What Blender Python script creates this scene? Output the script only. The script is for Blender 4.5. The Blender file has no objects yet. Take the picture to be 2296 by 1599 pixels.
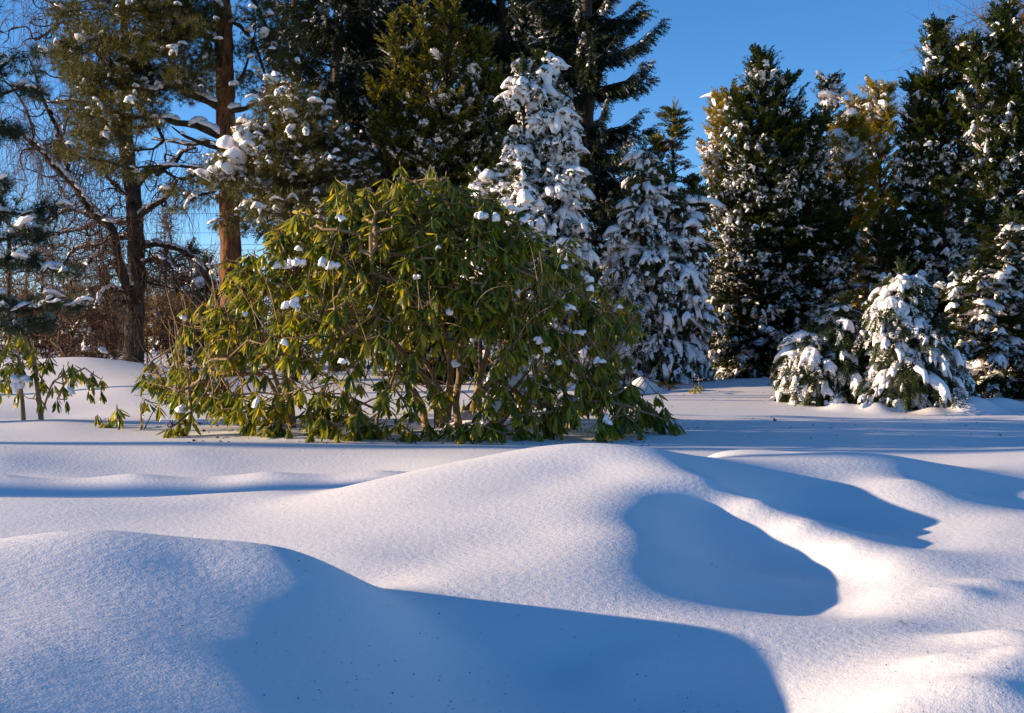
import bpy, math, random
import numpy as np
from mathutils import Vector

# ------------------------------------------------------------------ camera, sky, sun, exposure
F, CX, HY, CZ = 2841.0, 1148.0, 770.0, 0.72     # focal length / centre / horizon row of the photograph, eye height
SC = bpy.context.scene
COL = SC.collection
cam_d = bpy.data.cameras.new('camera'); cam = bpy.data.objects.new('camera', cam_d); COL.objects.link(cam)
cam_d.sensor_width = 36.0; cam_d.lens = F / 2296 * 36.0
cam_d.shift_y = -(1599 / 2 - HY) / 2296
cam_d.clip_start = 0.05; cam_d.clip_end = 3000
cam.location = (0, 0, CZ); cam.rotation_euler = (math.radians(90), 0, 0)
SC.camera = cam

SUN_EL, SUN_BACK = math.radians(10.2), math.radians(2.5)   # low sun on the left, a little behind the trees
w = bpy.data.worlds.new('World'); SC.world = w; w.use_nodes = True
nt = w.node_tree; nt.nodes.clear()
wo = nt.nodes.new('ShaderNodeOutputWorld'); bg = nt.nodes.new('ShaderNodeBackground')
sky = nt.nodes.new('ShaderNodeTexSky'); sky.sky_type = 'NISHITA'; sky.sun_disc = False
sky.sun_elevation = SUN_EL; sky.sun_rotation = -(math.pi / 2 - SUN_BACK)
sky.altitude = 1500; sky.air_density = 0.75; sky.dust_density = 0.1; sky.ozone_density = 2.6
hs = nt.nodes.new('ShaderNodeHueSaturation'); hs.inputs['Saturation'].default_value = 1.18
tint = nt.nodes.new('ShaderNodeMixRGB'); tint.blend_type = 'MULTIPLY'; tint.inputs[0].default_value = 1; tint.inputs[2].default_value = (1.05, .98, 1.0, 1)   # cool white balance
bg.inputs['Strength'].default_value = 0.12
nt.links.new(sky.outputs[0], hs.inputs['Color']); nt.links.new(hs.outputs[0], tint.inputs[1]); nt.links.new(tint.outputs[0], bg.inputs[0]); nt.links.new(bg.outputs[0], wo.inputs[0])
sd = bpy.data.lights.new('sun', 'SUN'); sd.energy = 5.0; sd.angle = math.radians(0.53); sd.color = (1.0, 0.80, 0.55)
sun = bpy.data.objects.new('sun', sd); COL.objects.link(sun)
SUN_TO = Vector((-math.cos(SUN_EL) * math.cos(SUN_BACK), math.cos(SUN_EL) * math.sin(SUN_BACK), math.sin(SUN_EL)))
sun.rotation_euler = SUN_TO.to_track_quat('Z', 'Y').to_euler(); sun.location = (-8, 4, 12)
SC.view_settings.view_transform = 'Standard'; SC.view_settings.look = 'None'
SC.view_settings.exposure = 1.0; SC.view_settings.gamma = 1.0
SC.cycles.max_bounces = 6; SC.cycles.diffuse_bounces = 3; SC.cycles.transparent_max_bounces = 4

# ------------------------------------------------------------------ helpers
def P(px, py, d):
    """point of the place seen at (px, py) of the photograph, d metres away"""
    return np.array([(px - CX) / F * d, d, CZ - (py - HY) / F * d])

def rng(seed): return np.random.default_rng(seed)

def tag(o, label=None, cat=None, group=None, kind=None):
    if label: o['label'] = label
    if cat: o['category'] = cat
    if group: o['group'] = group
    if kind: o['kind'] = kind
    return o

def empty(name, loc, label, cat, group=None):
    o = bpy.data.objects.new(name, None); COL.objects.link(o); o.location = loc
    o.empty_display_size = 0.3
    return tag(o, label, cat, group)

class MB:
    """collects vertices, quads and triangles (in world coordinates)"""
    def __init__(s): s.v = []; s.q = []; s.t = []; s.n = 0
    def add(s, V, Q=None, T=None):
        V = np.asarray(V, float).reshape(-1, 3)
        if Q is not None and len(Q): s.q.append(np.asarray(Q, np.int64).reshape(-1, 4) + s.n)
        if T is not None and len(T): s.t.append(np.asarray(T, np.int64).reshape(-1, 3) + s.n)
        s.v.append(V); s.n += len(V)
    def build(s, name, m, parent=None, smooth=True, lumpy=0.):
        V = np.concatenate(s.v) if s.v else np.zeros((0, 3))
        if lumpy: V = V + lumpy * np.stack([vnoise(V, 51 + k, 7., 2) for k in range(3)], -1)
        Q = np.concatenate(s.q) if s.q else np.zeros((0, 4), np.int64)
        T = np.concatenate(s.t) if s.t else np.zeros((0, 3), np.int64)
        if parent is not None: V = V - np.array(parent.location)
        me = bpy.data.meshes.new(name)
        me.vertices.add(len(V)); me.vertices.foreach_set('co', V.astype(np.float32).ravel())
        nl = Q.size + T.size
        me.loops.add(nl); me.loops.foreach_set('vertex_index', np.concatenate([Q.ravel(), T.ravel()]).astype(np.int32))
        me.polygons.add(len(Q) + len(T))
        me.polygons.foreach_set('loop_start', np.concatenate([np.arange(len(Q)) * 4, Q.size + np.arange(len(T)) * 3]).astype(np.int32))
        me.update(calc_edges=True)
        if smooth: me.polygons.foreach_set('use_smooth', np.ones(len(me.polygons), bool))
        me.materials.append(m)
        o = bpy.data.objects.new(name, me); COL.objects.link(o)
        if parent is not None: o.parent = parent
        return o

def nrm(a): return a / np.maximum(np.linalg.norm(a, axis=-1, keepdims=True), 1e-9)

def frames(Y, up=(0, 0, 1), roll=None):
    """rotation matrices (n,3,3), columns X,Y,Z; Y along the given direction, Z near up"""
    Y = nrm(np.asarray(Y, float)); U = np.broadcast_to(np.asarray(up, float), Y.shape)
    X = np.cross(Y, U); bad = np.linalg.norm(X, axis=1) < 1e-3
    X[bad] = (1, 0, 0); X = nrm(X); Z = np.cross(X, Y)
    if roll is not None:
        c, s = np.cos(roll)[:, None], np.sin(roll)[:, None]
        X, Z = X * c + Z * s, Z * c - X * s
    return np.stack([X, Y, Z], axis=2)

def scatter(mb, tV, tQ, pos, rot, scale, tT=None):
    """copies of a small template (leaf, spray, lump) merged into one mesh"""
    n = len(pos)
    if n == 0: return
    scale = np.asarray(scale, float)
    if scale.ndim == 1: scale = np.repeat(scale[:, None], 3, 1)
    V = np.einsum('nij,nkj->nki', rot, tV[None] * scale[:, None, :]) + pos[:, None, :]
    off = (np.arange(n) * len(tV))[:, None, None]
    Q = (tQ[None] + off).reshape(-1, 4) if tQ is not None and len(tQ) else None
    T = (tT[None] + off).reshape(-1, 3) if tT is not None and len(tT) else None
    mb.add(V.reshape(-1, 3), Q, T)

def vnoise(p, seed=0, scale=1.0, octv=3):
    """smooth cheap noise from sines, about -1..1"""
    r = rng(seed); out = np.zeros(p.shape[:-1]); amp = 1.0; tot = 0
    for o in range(octv):
        for k in range(3):
            d = nrm(r.normal(size=p.shape[-1])) * scale * (2 ** o) * r.uniform(.7, 1.3)
            out = out + amp * np.sin(p @ d * 2 * np.pi + r.uniform(0, 6.28))
        tot += amp * 1.6; amp *= .5
    return out / tot

# ------------------------------------------------------------------ materials
def mat(name):
    m = bpy.data.materials.new(name); m.use_nodes = True
    n = m.node_tree; p = n.nodes['Principled BSDF']; return m, n, p

def snow_mat(name, sc1, sc2, strength, dist, coord='Object'):
    m, n, p = mat(name)
    p.inputs['Base Color'].default_value = (.92, .85, .83, 1); p.inputs['Roughness'].default_value = .55
    p.inputs['Specular IOR Level'].default_value = .25
    tc = n.nodes.new('ShaderNodeTexCoord')
    n1 = n.nodes.new('ShaderNodeTexNoise'); n1.inputs['Scale'].default_value = sc1; n1.inputs['Detail'].default_value = 3
    n2 = n.nodes.new('ShaderNodeTexNoise'); n2.inputs['Scale'].default_value = sc2; n2.inputs['Detail'].default_value = 4
    mx = n.nodes.new('ShaderNodeMath'); mx.operation = 'MULTIPLY_ADD'; mx.inputs[1].default_value = .45
    b = n.nodes.new('ShaderNodeBump'); b.inputs['Strength'].default_value = strength; b.inputs['Distance'].default_value = dist
    L = n.links.new
    L(tc.outputs[coord], n1.inputs['Vector']); L(tc.outputs[coord], n2.inputs['Vector'])
    L(n2.outputs['Fac'], mx.inputs[0]); L(n1.outputs['Fac'], mx.inputs[2]); L(mx.outputs[0], b.inputs['Height'])
    L(b.outputs[0], p.inputs['Normal'])
    return m

def leaf_mat(name, cols, trans=.3, rough=.5, spec=.3, tcol=None):
    """foliage: colour varies leaf by leaf, some light comes through"""
    m, n, p = mat(name); L = n.links.new
    g = n.nodes.new('ShaderNodeNewGeometry'); r = n.nodes.new('ShaderNodeValToRGB')
    el = r.color_ramp.elements
    for i, c in enumerate(cols):
        e = el[i] if i < 2 else el.new(1)
        e.position = i / (len(cols) - 1); e.color = (*c, 1)
    for i in range(len(cols)): el[i].position = i / (len(cols) - 1)
    L(g.outputs['Random Per Island'], r.inputs[0]); L(r.outputs[0], p.inputs['Base Color'])
    p.inputs['Roughness'].default_value = rough; p.inputs['Specular IOR Level'].default_value = spec
    if trans > 0:
        t = n.nodes.new('ShaderNodeBsdfTranslucent'); ms = n.nodes.new('ShaderNodeMixShader')
        out = n.nodes['Material Output']; ms.inputs[0].default_value = trans
        mu = n.nodes.new('ShaderNodeMixRGB'); mu.blend_type = 'MULTIPLY'; mu.inputs[0].default_value = 1
        mu.inputs[2].default_value = (*(tcol or (1.6, 1.5, .5)), 1)
        L(r.outputs[0], mu.inputs[1]); L(mu.outputs[0], t.inputs[0])
        L(p.outputs[0], ms.inputs[1]); L(t.outputs[0], ms.inputs[2]); L(ms.outputs[0], out.inputs[0])
    return m

def bark_mat(name, c1, c2, scale=14, stretch=.25, bump=.6):
    m, n, p = mat(name); L = n.links.new
    tc = n.nodes.new('ShaderNodeTexCoord'); mp = n.nodes.new('ShaderNodeMapping')
    mp.inputs['Scale'].default_value = (1, 1, stretch)
    n1 = n.nodes.new('ShaderNodeTexNoise'); n1.inputs['Scale'].default_value = scale; n1.inputs['Detail'].default_value = 5
    n1.inputs['Roughness'].default_value = .7
    r = n.nodes.new('ShaderNodeValToRGB'); r.color_ramp.elements[0].color = (*c1, 1); r.color_ramp.elements[1].color = (*c2, 1)
    r.color_ramp.elements[0].position = .38; r.color_ramp.elements[1].position = .62
    b = n.nodes.new('ShaderNodeBump'); b.inputs['Strength'].default_value = bump; b.inputs['Distance'].default_value = .03
    L(tc.outputs['Object'], mp.inputs[0]); L(mp.outputs[0], n1.inputs['Vector']); L(n1.outputs['Fac'], r.inputs[0])
    L(r.outputs[0], p.inputs['Base Color']); L(n1.outputs['Fac'], b.inputs['Height']); L(b.outputs[0], p.inputs['Normal'])
    p.inputs['Roughness'].default_value = .9; p.inputs['Specular IOR Level'].default_value = .15
    return m

M = {}
M['ground'] = snow_mat('ground_snow', 42, 200, .36, .006)
M['snow'] = snow_mat('branch_snow', 9, 40, .7, .03)

# ------------------------------------------------------------------ the snow ground
PIX = [  # (column, row, metres): the visible folds of the snow
 (-300,1599,1.62),(-300,1450,2.12),(-300,1250,2.9),(0,1599,1.72),(0,1480,2.02),(0,1400,2.3),(0,1330,2.6),(0,1214,3.05),
 (120,1193,3.15),(230,1188,3.2),(230,1300,2.74),(230,1400,2.35),(230,1480,2.113),(230,1599,1.797),(450,1207,3.2),(450,1270,2.93),(450,1400,2.483),(450,1599,1.875),
 (560,1217,3.25),(640,1228,3.2),(640,1300,2.9),(640,1450,2.42),(640,1599,1.955),(700,1248,3.2),(760,1300,2.98),(850,1400,2.8),(900,1599,2.15),
 (1000,1400,3.15),(1000,1500,2.75),(1150,1599,2.55),(1300,1500,3.02),(1500,1560,2.8),(1760,1592,2.64),(1930,1590,2.5),
 (2000,1560,2.5),(2200,1500,2.7),(2296,1480,2.7),(2296,1599,2.4),(2600,1500,2.7),(2100,1480,2.8),(1900,1480,2.9),(1700,1480,2.92),
 (800,1250,4.0),(1000,1250,4.0),(1000,1150,4.7),(1000,1300,3.6),(1200,1300,3.6),(1200,1400,3.2),(1400,1400,3.2),(1400,1480,2.95),
 (1200,1200,4.3),(1200,1100,5.1),(1330,993,6.0),(1330,1050,5.5),(1200,1003,6.1),(1100,1020,6.0),(950,1050,5.8),(800,1085,5.6),(720,1105,5.5),
 (600,1150,5.1),(470,1200,4.6),
 (1450,1010,5.8),(1520,1045,5.5),(1600,1075,5.25),(1700,1120,5.0),(1800,1172,4.7),(1900,1222,4.4),(2000,1262,4.15),(2200,1302,3.95),
 (1600,1015,7.2),(1750,1016,6.9),(1900,1012,6.8),(2000,1026,6.6),(1900,1080,6.0),(2100,1150,5.35),(2200,1200,4.8),(2296,1230,4.5),
 (2050,1075,5.9),(2100,1110,5.6),(2296,1158,5.2),(2296,1105,6.3),(2296,1060,7.2),(2090,1045,8),(2200,1030,8.2),(2296,1018,8.4),(2500,1000,8.6),
 (1350,1150,4.6),(1390,1250,3.93),(1450,1130,4.82),(1450,1200,4.31),(1600,1150,4.95),(1690,1200,4.72),(1770,1250,4.52),(1830,1285,4.3),(1920,1300,4.12),(1450,1310,3.65),(1600,1250,4.38),(1750,1300,4.1),(1900,1350,3.84),
 (1480,1310,3.68),(1600,1362,3.45),(1750,1388,3.3),(1900,1393,3.3),(2000,1394,3.3),(2100,1418,3.2),(2200,1405,3.3),(2296,1385,3.4),
 (2000,1330,3.75),(2100,1312,3.85),(2200,1350,3.6),
 (-300,1118,6.0),(0,1118,6.0),(250,1121,6.0),(480,1108,5.95),(620,1100,5.85),(715,1104,5.7),(530,1138,5.35),
 (0,1090,6.95),(250,1090,6.95),(500,1085,6.98),(750,1080,6.95),(-300,1063,7.2),(0,1063,7.2),(300,1062,7.2),(600,1058,7.2),(850,1055,7.2),
 (0,1030,8.1),(400,1015,8.5),(700,1000,8.9),(1000,995,9.1),(1000,1030,8.1),(0,985,9.5),(300,970,10.2),(120,942,11),(0,962,10.5),(250,950,10.9),(500,950,11),
 (0,925,12.6),(150,905,13.5),(300,920,12.5),(280,868,14.5),(400,885,14),(500,900,13.5),(0,822,17),(180,800,17.5),(300,818,17),(400,850,16),(540,875,15.5),
 (100,870,15.5),(0,870,15.5),(650,950,11),(900,960,10.5),(1200,960,10.3),(1350,985,9.6),(1500,960,10.3),(600,890,13.5),
 (1450,870,14),(1600,866,14),(1750,849,14.5),(1850,860,14.2),(1700,900,12.6),(2000,905,12.6),(2296,900,12.8),(2296,960,10.5),(2000,960,10.4),(1700,960,10.4),
 (1700,1000,9.1),(2000,1005,8.9),(2296,1000,9),(1600,1010,8.7)]
HID = [  # (column, metres, height): hollows behind the crests and the far field
 (1200,7.3,0),(1000,7.0,-.02),(1330,7.5,0),(1500,7.2,-.05),(230,3.9,.04),(0,3.8,.03),(450,3.9,.03),(640,3.85,.03),(750,3.6,.02),
 (1750,5.35,-.01),(1900,5.0,-.02),(2050,4.6,-.025),(2150,6.15,.0),(2296,5.75,-.03),(1650,3.77,-.045),(1750,3.68,-.057),(1900,3.6,-.055),
 (0,6.45,-.12),(250,6.45,-.12),(480,6.4,-.1),(620,6.35,-.05),(715,6.2,-.02),(0,7.6,-.11),(300,7.6,-.11),(600,7.6,-.1),(850,7.6,-.07),
 (120,12.2,0),(180,21,.1),(0,21,.1),(300,20,.15),(1500,7.8,-.04),(1800,7.8,-.02),(1750,17,.2),(1450,17,.2),(2200,17,.25),(2296,14,.2)]
for c in (-400, 300, 900, 1500, 2100, 2700):
    HID += [(c, 30, .25), (c, 60, .4), (c, 120, .5), (c, 400, .6), (c, 1.0, .05), (c, .6, .05)]
_a = np.array([(p[0] - CX) / F for p in PIX] + [(h[0] - CX) / F for h in HID])
_b = np.log(np.array([p[2] for p in PIX] + [h[1] for h in HID]))
_z = np.array([CZ - (p[1] - HY) / F * p[2] for p in PIX] + [h[2] for h in HID])
BUMPS = [  # (column, metres, half width, half depth, height): small heaps round stems, buried boughs and the kicked-up corner
 (1052,10.5,.16,.2,.14),(1440,13.6,.16,.2,.16),(1410,13.3,.1,.12,.08),(985,10.1,.12,.12,.05),(1965,11.9,.16,.16,.08),(2185,11.9,.22,.2,.14),(2240,12.2,.3,.16,.1),(2090,11.8,.14,.14,.05),(1890,12.0,.16,.16,.06),(1032,10.25,.07,.08,-.06),(985,10.15,.06,.07,-.04),(855,9.85,.05,.06,-.04),(655,10.75,.08,.09,-.06),(700,9.4,.3,.14,.03),(1120,9.5,.25,.14,.03),(900,9.45,.2,.12,-.025),(1300,9.7,.3,.15,-.03),(560,9.9,.3,.2,.035),(1470,13.9,.2,.2,-.05),
 (2130,2.75,.1,.08,.02),(2225,2.62,.12,.08,.024),(2150,2.5,.1,.07,.016),(2290,2.74,.1,.09,.022),(2260,2.46,.1,.08,.018),(2200,3.05,.12,.1,.016),(2290,3.0,.1,.1,.018),(2150,3.7,.1,.1,.018),(2230,3.85,.12,.1,.02)]
def _tps(r2): return .5 * r2 * np.log(np.maximum(r2, 1e-12))
_n = len(_a)
_K = _tps((_a[:, None] - _a) ** 2 + (_b[:, None] - _b) ** 2) + np.diag(np.where((_a < -.08) & (_b > 1.6) & (_b < 2.3), 1e-5, 1.8e-4))
_Pm = np.stack([np.ones(_n), _a, _b], 1)
_A = np.block([[_K, _Pm], [_Pm.T, np.zeros((3, 3))]])
_W = np.linalg.solve(_A, np.concatenate([_z, np.zeros(3)]))
def ground_z(x, y):
    x = np.atleast_1d(np.asarray(x, float)); y = np.maximum(np.atleast_1d(np.asarray(y, float)), .5)
    a = np.clip(x / y, -.56, .56); b = np.log(y)
    out = np.zeros(a.size); af, bf = a.ravel(), b.ravel()
    for i in range(0, a.size, 20000):
        s = slice(i, i + 20000)
        out[s] = _tps((af[s, None] - _a) ** 2 + (bf[s, None] - _b) ** 2) @ _W[:_n] + _W[_n] + _W[_n + 1] * af[s] + _W[_n + 2] * bf[s]
    out = out.reshape(a.shape)
    for (px, d, rx, ry, h) in BUMPS: out = out + h * np.exp(-(((x - (px - CX) / F * d) / rx) ** 2 + ((y - d) / ry) ** 2))
    return out
def gz(x, y): return float(ground_z(x, y)[0])

def make_ground():
    u = np.concatenate([np.linspace(-3, -.5, 24)[:-1], np.linspace(-.5, .5, 460), np.linspace(.5, 3, 24)[1:]])
    y = np.concatenate([np.exp(np.linspace(np.log(.7), np.log(18), 520)), np.exp(np.linspace(np.log(18), np.log(900), 60))[1:]])
    X = u[None, :] * y[:, None]; Y = np.repeat(y[:, None], len(u), 1)
    Z = ground_z(X, Y)
    p = np.stack([X, Y], -1)
    near = np.clip((14 - Y) / 6, 0, 1)
    Z += near * (.0009 * vnoise(p, 3, 1.7, 3))
    V = np.stack([X, Y, Z], -1).reshape(-1, 3)
    nx = len(u); i = (np.arange(len(y) - 1)[:, None] * nx + np.arange(nx - 1)).ravel()
    mb = MB(); mb.add(V, np.stack([i, i + 1, i + nx + 1, i + nx], 1))
    o = mb.build('ground', M['ground']); o['kind'] = 'structure'
make_ground()
#PART2
# ------------------------------------------------------------------ plant materials
M['thuja'] = leaf_mat('thuja_leaf', [(.011, .020, .004), (.025, .038, .006), (.065, .07, .009)], .25)
M['thuja_gold'] = leaf_mat('golden_thuja_leaf', [(.09, .08, .010), (.22, .17, .016), (.36, .24, .025)], .45)
M['thuja_olive_sunlit'] = leaf_mat('olive_sunlit_thuja_leaf', [(.014, .022, .005), (.04, .05, .008), (.12, .11, .014), (.22, .17, .02)], .38)  # olive leaf, with the yellow of low sun on the tips put into its colour
M['spruce'] = leaf_mat('spruce_needle', [(.010, .018, .010), (.018, .028, .014), (.032, .04, .018)], .1)
M['hemlock'] = leaf_mat('young_spruce_needle', [(.014, .026, .006), (.03, .046, .009), (.06, .07, .011)], .25)
M['pine'] = leaf_mat('pine_needle', [(.014, .026, .005), (.034, .046, .007), (.085, .078, .010), (.11, .06, .012)], .3)
M['blue_pine'] = leaf_mat('blue_pine_needle', [(.012, .03, .022), (.02, .042, .028), (.04, .06, .026)], .2)
M['rhodo'] = leaf_mat('rhododendron_leaf', [(.035, .065, .010), (.11, .14, .014), (.24, .235, .02), (.40, .32, .03)], .42, .38, .45, (1.85, 1.65, .4))
M['bud'] = leaf_mat('flower_bud', [(.2, .13, .03), (.28, .16, .04)], 0, .5)
M['seed'] = leaf_mat('dry_seed_head', [(.06, .02, .01), (.11, .04, .018)], 0, .8)
M['stem'] = bark_mat('stem_bark', (.16, .10, .05), (.38, .26, .14), 30)
M['dark_bark'] = bark_mat('dark_bark', (.022, .016, .012), (.075, .055, .038), 9)
M['birch_bark'] = bark_mat('birch_bark', (.018, .014, .012), (.10, .08, .06), 8, .5)
M['pine_bark'] = bark_mat('pine_bark', (.045, .02, .011), (.24, .095, .036), 13, .3, 1.)
M['twig'] = leaf_mat('bare_twig', [(.05, .03, .022), (.09, .05, .035), (.13, .075, .045)], 0, .8)
M['far_twig'] = leaf_mat('far_twig', [(.07, .035, .02), (.14, .07, .035), (.2, .11, .05)], 0, .9)
M['dry_leaf'] = leaf_mat('dry_leaf', [(.07, .036, .018), (.14, .075, .032), (.24, .14, .06)], .3, .8, .1, (1.3, 1, .6))
M['willow'] = leaf_mat('golden_twig', [(.2, .11, .02), (.3, .17, .03)], 0, .8)

# ------------------------------------------------------------------ leaf, needle and snow templates
def spray(n=9, ang=40, ln=.38, wd=.075, tap=.6, droop=.15, seed=0, jit=.05):
    r = rng(seed); V, Q = [], []
    def blade(b, d, L, wdt):
        d = nrm(d); sx = nrm(np.cross(d, (0, 0, 1.0))) * wdt; m = b + d * L * .5
        k = len(V); V.extend([b, m + sx, b + d * L, m - sx]); Q.append([k, k + 1, k + 2, k + 3])
    for t in np.linspace(.06, .96, n):
        b = np.array([0, t, -droop * t * t])
        for s in (-1, 1):
            a = math.radians(ang * r.uniform(.75, 1.2)); L = (ln * (1 - tap * t) + .05) * r.uniform(.75, 1.2)
            blade(b, np.array([s * math.sin(a), math.cos(a), r.normal() * jit * 4 - droop * .6]), L, wd * .5 * r.uniform(.8, 1.2))
    blade(np.array([0, 0, 0.]), np.array([0, 1, -droop]), 1.05, wd * .35)
    return np.array(V), np.array(Q)
TH = [spray(8, 38, .42, .11, .6, .12, k) for k in range(3)]
SP = [spray(12, 55, .2, .085, .35, .25, 10 + k, .14) for k in range(3)]
HM = [spray(10, 52, .22, .07, .5, .2, 20 + k, .09) for k in range(3)]

def tuft(n=16, spread=1.0, wd=.045, seed=0):
    r = rng(seed); V, T = [], []
    for i in range(n):
        a = r.uniform(0, 6.28); c = spread * math.sqrt(r.uniform(0.02, 1)); d = nrm(np.array([math.sin(c) * math.cos(a), math.cos(c), math.sin(c) * math.sin(a)]))
        sx = nrm(np.cross(d, nrm(r.normal(size=3)))) * wd * .5; L = r.uniform(.75, 1.1)
        b = np.array([0, r.uniform(-.35, .1), 0]); k = len(V)
        V.extend([b - sx, b + sx, b + d * L]); T.append([k, k + 1, k + 2])
    return np.array(V), np.array(T)
TU = [tuft(18, 1.15, .05, k) for k in range(3)]

def lump(seed, lobes=0, droop=.2, nu=10, nv=6):
    """a cap of settled snow: rounded top, flat underside, uneven outline, hanging tips"""
    r = rng(100 + seed); V = [[0, 0, 1]]; Q, T = [], []
    ph = r.uniform(0, 6.28); ph2 = r.uniform(0, 6.28)
    for j in range(1, nv):
        th = math.pi * j / nv
        for i in range(nu):
            a = 2 * math.pi * i / nu
            k = 1 + (.32 * math.sin(lobes * a + ph) if lobes else 0) * math.sin(th) + .14 * math.sin(2 * a + ph2) + r.normal() * .07
            x, y, z = math.sin(th) * math.cos(a) * k, math.sin(th) * math.sin(a) * k, math.cos(th) * (1 + r.normal() * .06)
            if z < 0: z *= .35
            z -= droop * (x * x * .8 + y * y) + (.25 * max(0, k - 1.1) if lobes else 0)
            V.append([x, y, z])
    V.append([0, 0, -.35]); e = len(V) - 1
    for i in range(nu):
        T.append([0, 1 + i, 1 + (i + 1) % nu]); b = 1 + (nv - 2) * nu
        T.append([e, b + (i + 1) % nu, b + i])
        for j in range(nv - 2):
            p = 1 + j * nu
            Q.append([p + i, p + nu + i, p + nu + (i + 1) % nu, p + (i + 1) % nu])
    return np.array(V), np.array(Q), np.array(T)
LUMP = [lump(k, 0, .25) for k in range(4)]
HOOD = [lump(60 + k, 2 + k % 3, .85, 12, 6) for k in range(5)]
PAW = [lump(20 + k, 3 + k % 3, .6, 16, 6) for k in range(5)]
TONGUE = [lump(40 + k, 4 + k, .55, 18, 7) for k in range(3)]

def drop_snow(bS, r, pos, T, w, l, h, kinds=LUMP, jitter=.35):
    """settles caps of snow at pos, long axis along T"""
    n = len(pos)
    if n == 0: return
    w, l, h = (np.broadcast_to(np.asarray(q, float), (n,)) for q in (w, l, h))
    T = np.array(T, float) + r.normal(size=(n, 3)) * jitter * .3
    R = frames(T, roll=r.normal(size=n) * jitter * .5)
    k = r.integers(0, len(kinds), n)
    for i, (tv, tq, tt) in enumerate(kinds):
        m = k == i
        scatter(bS, tv, tq, pos[m], R[m], np.stack([w, l, h], 1)[m], tt)

# ------------------------------------------------------------------ wood
def edge_tubes(mb, A, B, ra, rb, sides=4):
    A, B = np.asarray(A, float), np.asarray(B, float); n = len(A)
    if n == 0: return
    R = frames(B - A); a = np.arange(sides) / sides * 2 * np.pi
    ring = np.stack([np.cos(a), np.zeros(sides), np.sin(a)], 1)
    off = np.einsum('nij,kj->nki', R, ring)
    V = np.concatenate([A[:, None] + off * np.reshape(ra, (-1, 1, 1)), B[:, None] + off * np.reshape(rb, (-1, 1, 1))], 1)
    k = np.arange(sides); q = np.stack([k, (k + 1) % sides, (k + 1) % sides + sides, k + sides], 1)
    mb.add(V.reshape(-1, 3), (q[None] + (np.arange(n) * 2 * sides)[:, None, None]).reshape(-1, 4))

def smooth_path(pts, step):
    pts = np.asarray(pts, float)
    if len(pts) < 3: p = pts
    out = []
    for i in range(len(pts) - 1):
        p0, p1, p2, p3 = pts[max(i - 1, 0)], pts[i], pts[i + 1], pts[min(i + 2, len(pts) - 1)]
        n = max(2, int(np.linalg.norm(p2 - p1) / step))
        for t in np.arange(n) / n:
            out.append(.5 * (2 * p1 + (p2 - p0) * t + (2 * p0 - 5 * p1 + 4 * p2 - p3) * t * t + (3 * p1 - p0 - 3 * p2 + p3) * t ** 3))
    out.append(pts[-1]); return np.array(out)

def tube(mb, pts, rad, sides=8, rough=0., seed=0, step=.12):
    p = smooth_path(pts, step); n = len(p)
    rr = np.interp(np.linspace(0, 1, n), np.linspace(0, 1, len(rad)), rad)
    T = np.gradient(p, axis=0); R = frames(T, up=(0.31, -.95, .05) if abs(nrm(p[-1] - p[0])[2]) > .7 else (0, 0, 1))
    a = np.arange(sides) / sides * 2 * np.pi
    ring = np.stack([np.cos(a), np.zeros(sides), np.sin(a)], 1)
    V = p[:, None] + np.einsum('nij,kj->nki', R, ring) * rr[:, None, None]
    if rough: V = p[:, None] + (V - p[:, None]) * (1 + rough * vnoise(V, seed, 2.5, 2))[..., None]
    i = (np.arange(n - 1)[:, None] * sides); k = np.arange(sides)
    Q = np.stack([i + k, i + (k + 1) % sides, i + sides + (k + 1) % sides, i + sides + k], -1).reshape(-1, 4)
    mb.add(V.reshape(-1, 3), Q)
    return p, rr

def grow(targets, roots, r, seg=.22, jit=.04, along=.25, sag=0.):
    """joins scattered tips to the roots by branching wood; returns nodes, parents, tips"""
    targets = np.asarray(targets, float); pos = [np.array(q, float) for q in roots]; par = [-1] * len(pos); pl = [0.] * len(pos)
    cap = len(targets) * 14 + len(pos) + 10
    A = np.zeros((cap, 3)); PL = np.zeros(cap); n = len(pos); A[:n] = pos; tips = []
    d0 = np.min(np.linalg.norm(targets[:, None] - A[None, :n], axis=2), 1)
    for i in np.argsort(d0):
        t = targets[i]; d = np.linalg.norm(A[:n] - t, axis=1)
        j = int(np.argmin(d + along * PL[:n])); L = d[j]; k = min(12, max(1, int(L / seg))); prev = j; a = A[j].copy()
        for s in range(1, k + 1):
            f = s / k; p = a + (t - a) * f
            if s < k:
                p = p + r.normal(size=3) * jit; p[2] -= sag * L * 4 * f * (1 - f)
            A[n] = p; PL[n] = PL[prev] + L / k; par.append(prev); prev = n; n += 1
        tips.append(prev)
    return A[:n], np.array(par), np.array(tips)

def wood_from(mb, A, par, tips, r0, pw=.42, rmax=.08, sides=4):
    cnt = np.zeros(len(A)); cnt[tips] += 1
    for i in range(len(A) - 1, -1, -1):
        if par[i] >= 0: cnt[par[i]] += cnt[i]
    rad = np.minimum(r0 * np.maximum(cnt, 1) ** pw, rmax); c = np.where(par >= 0)[0]
    edge_tubes(mb, A[par[c]], A[c], np.minimum(rad[par[c]], rad[c] * 1.6), rad[c], sides)
    return rad

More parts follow.
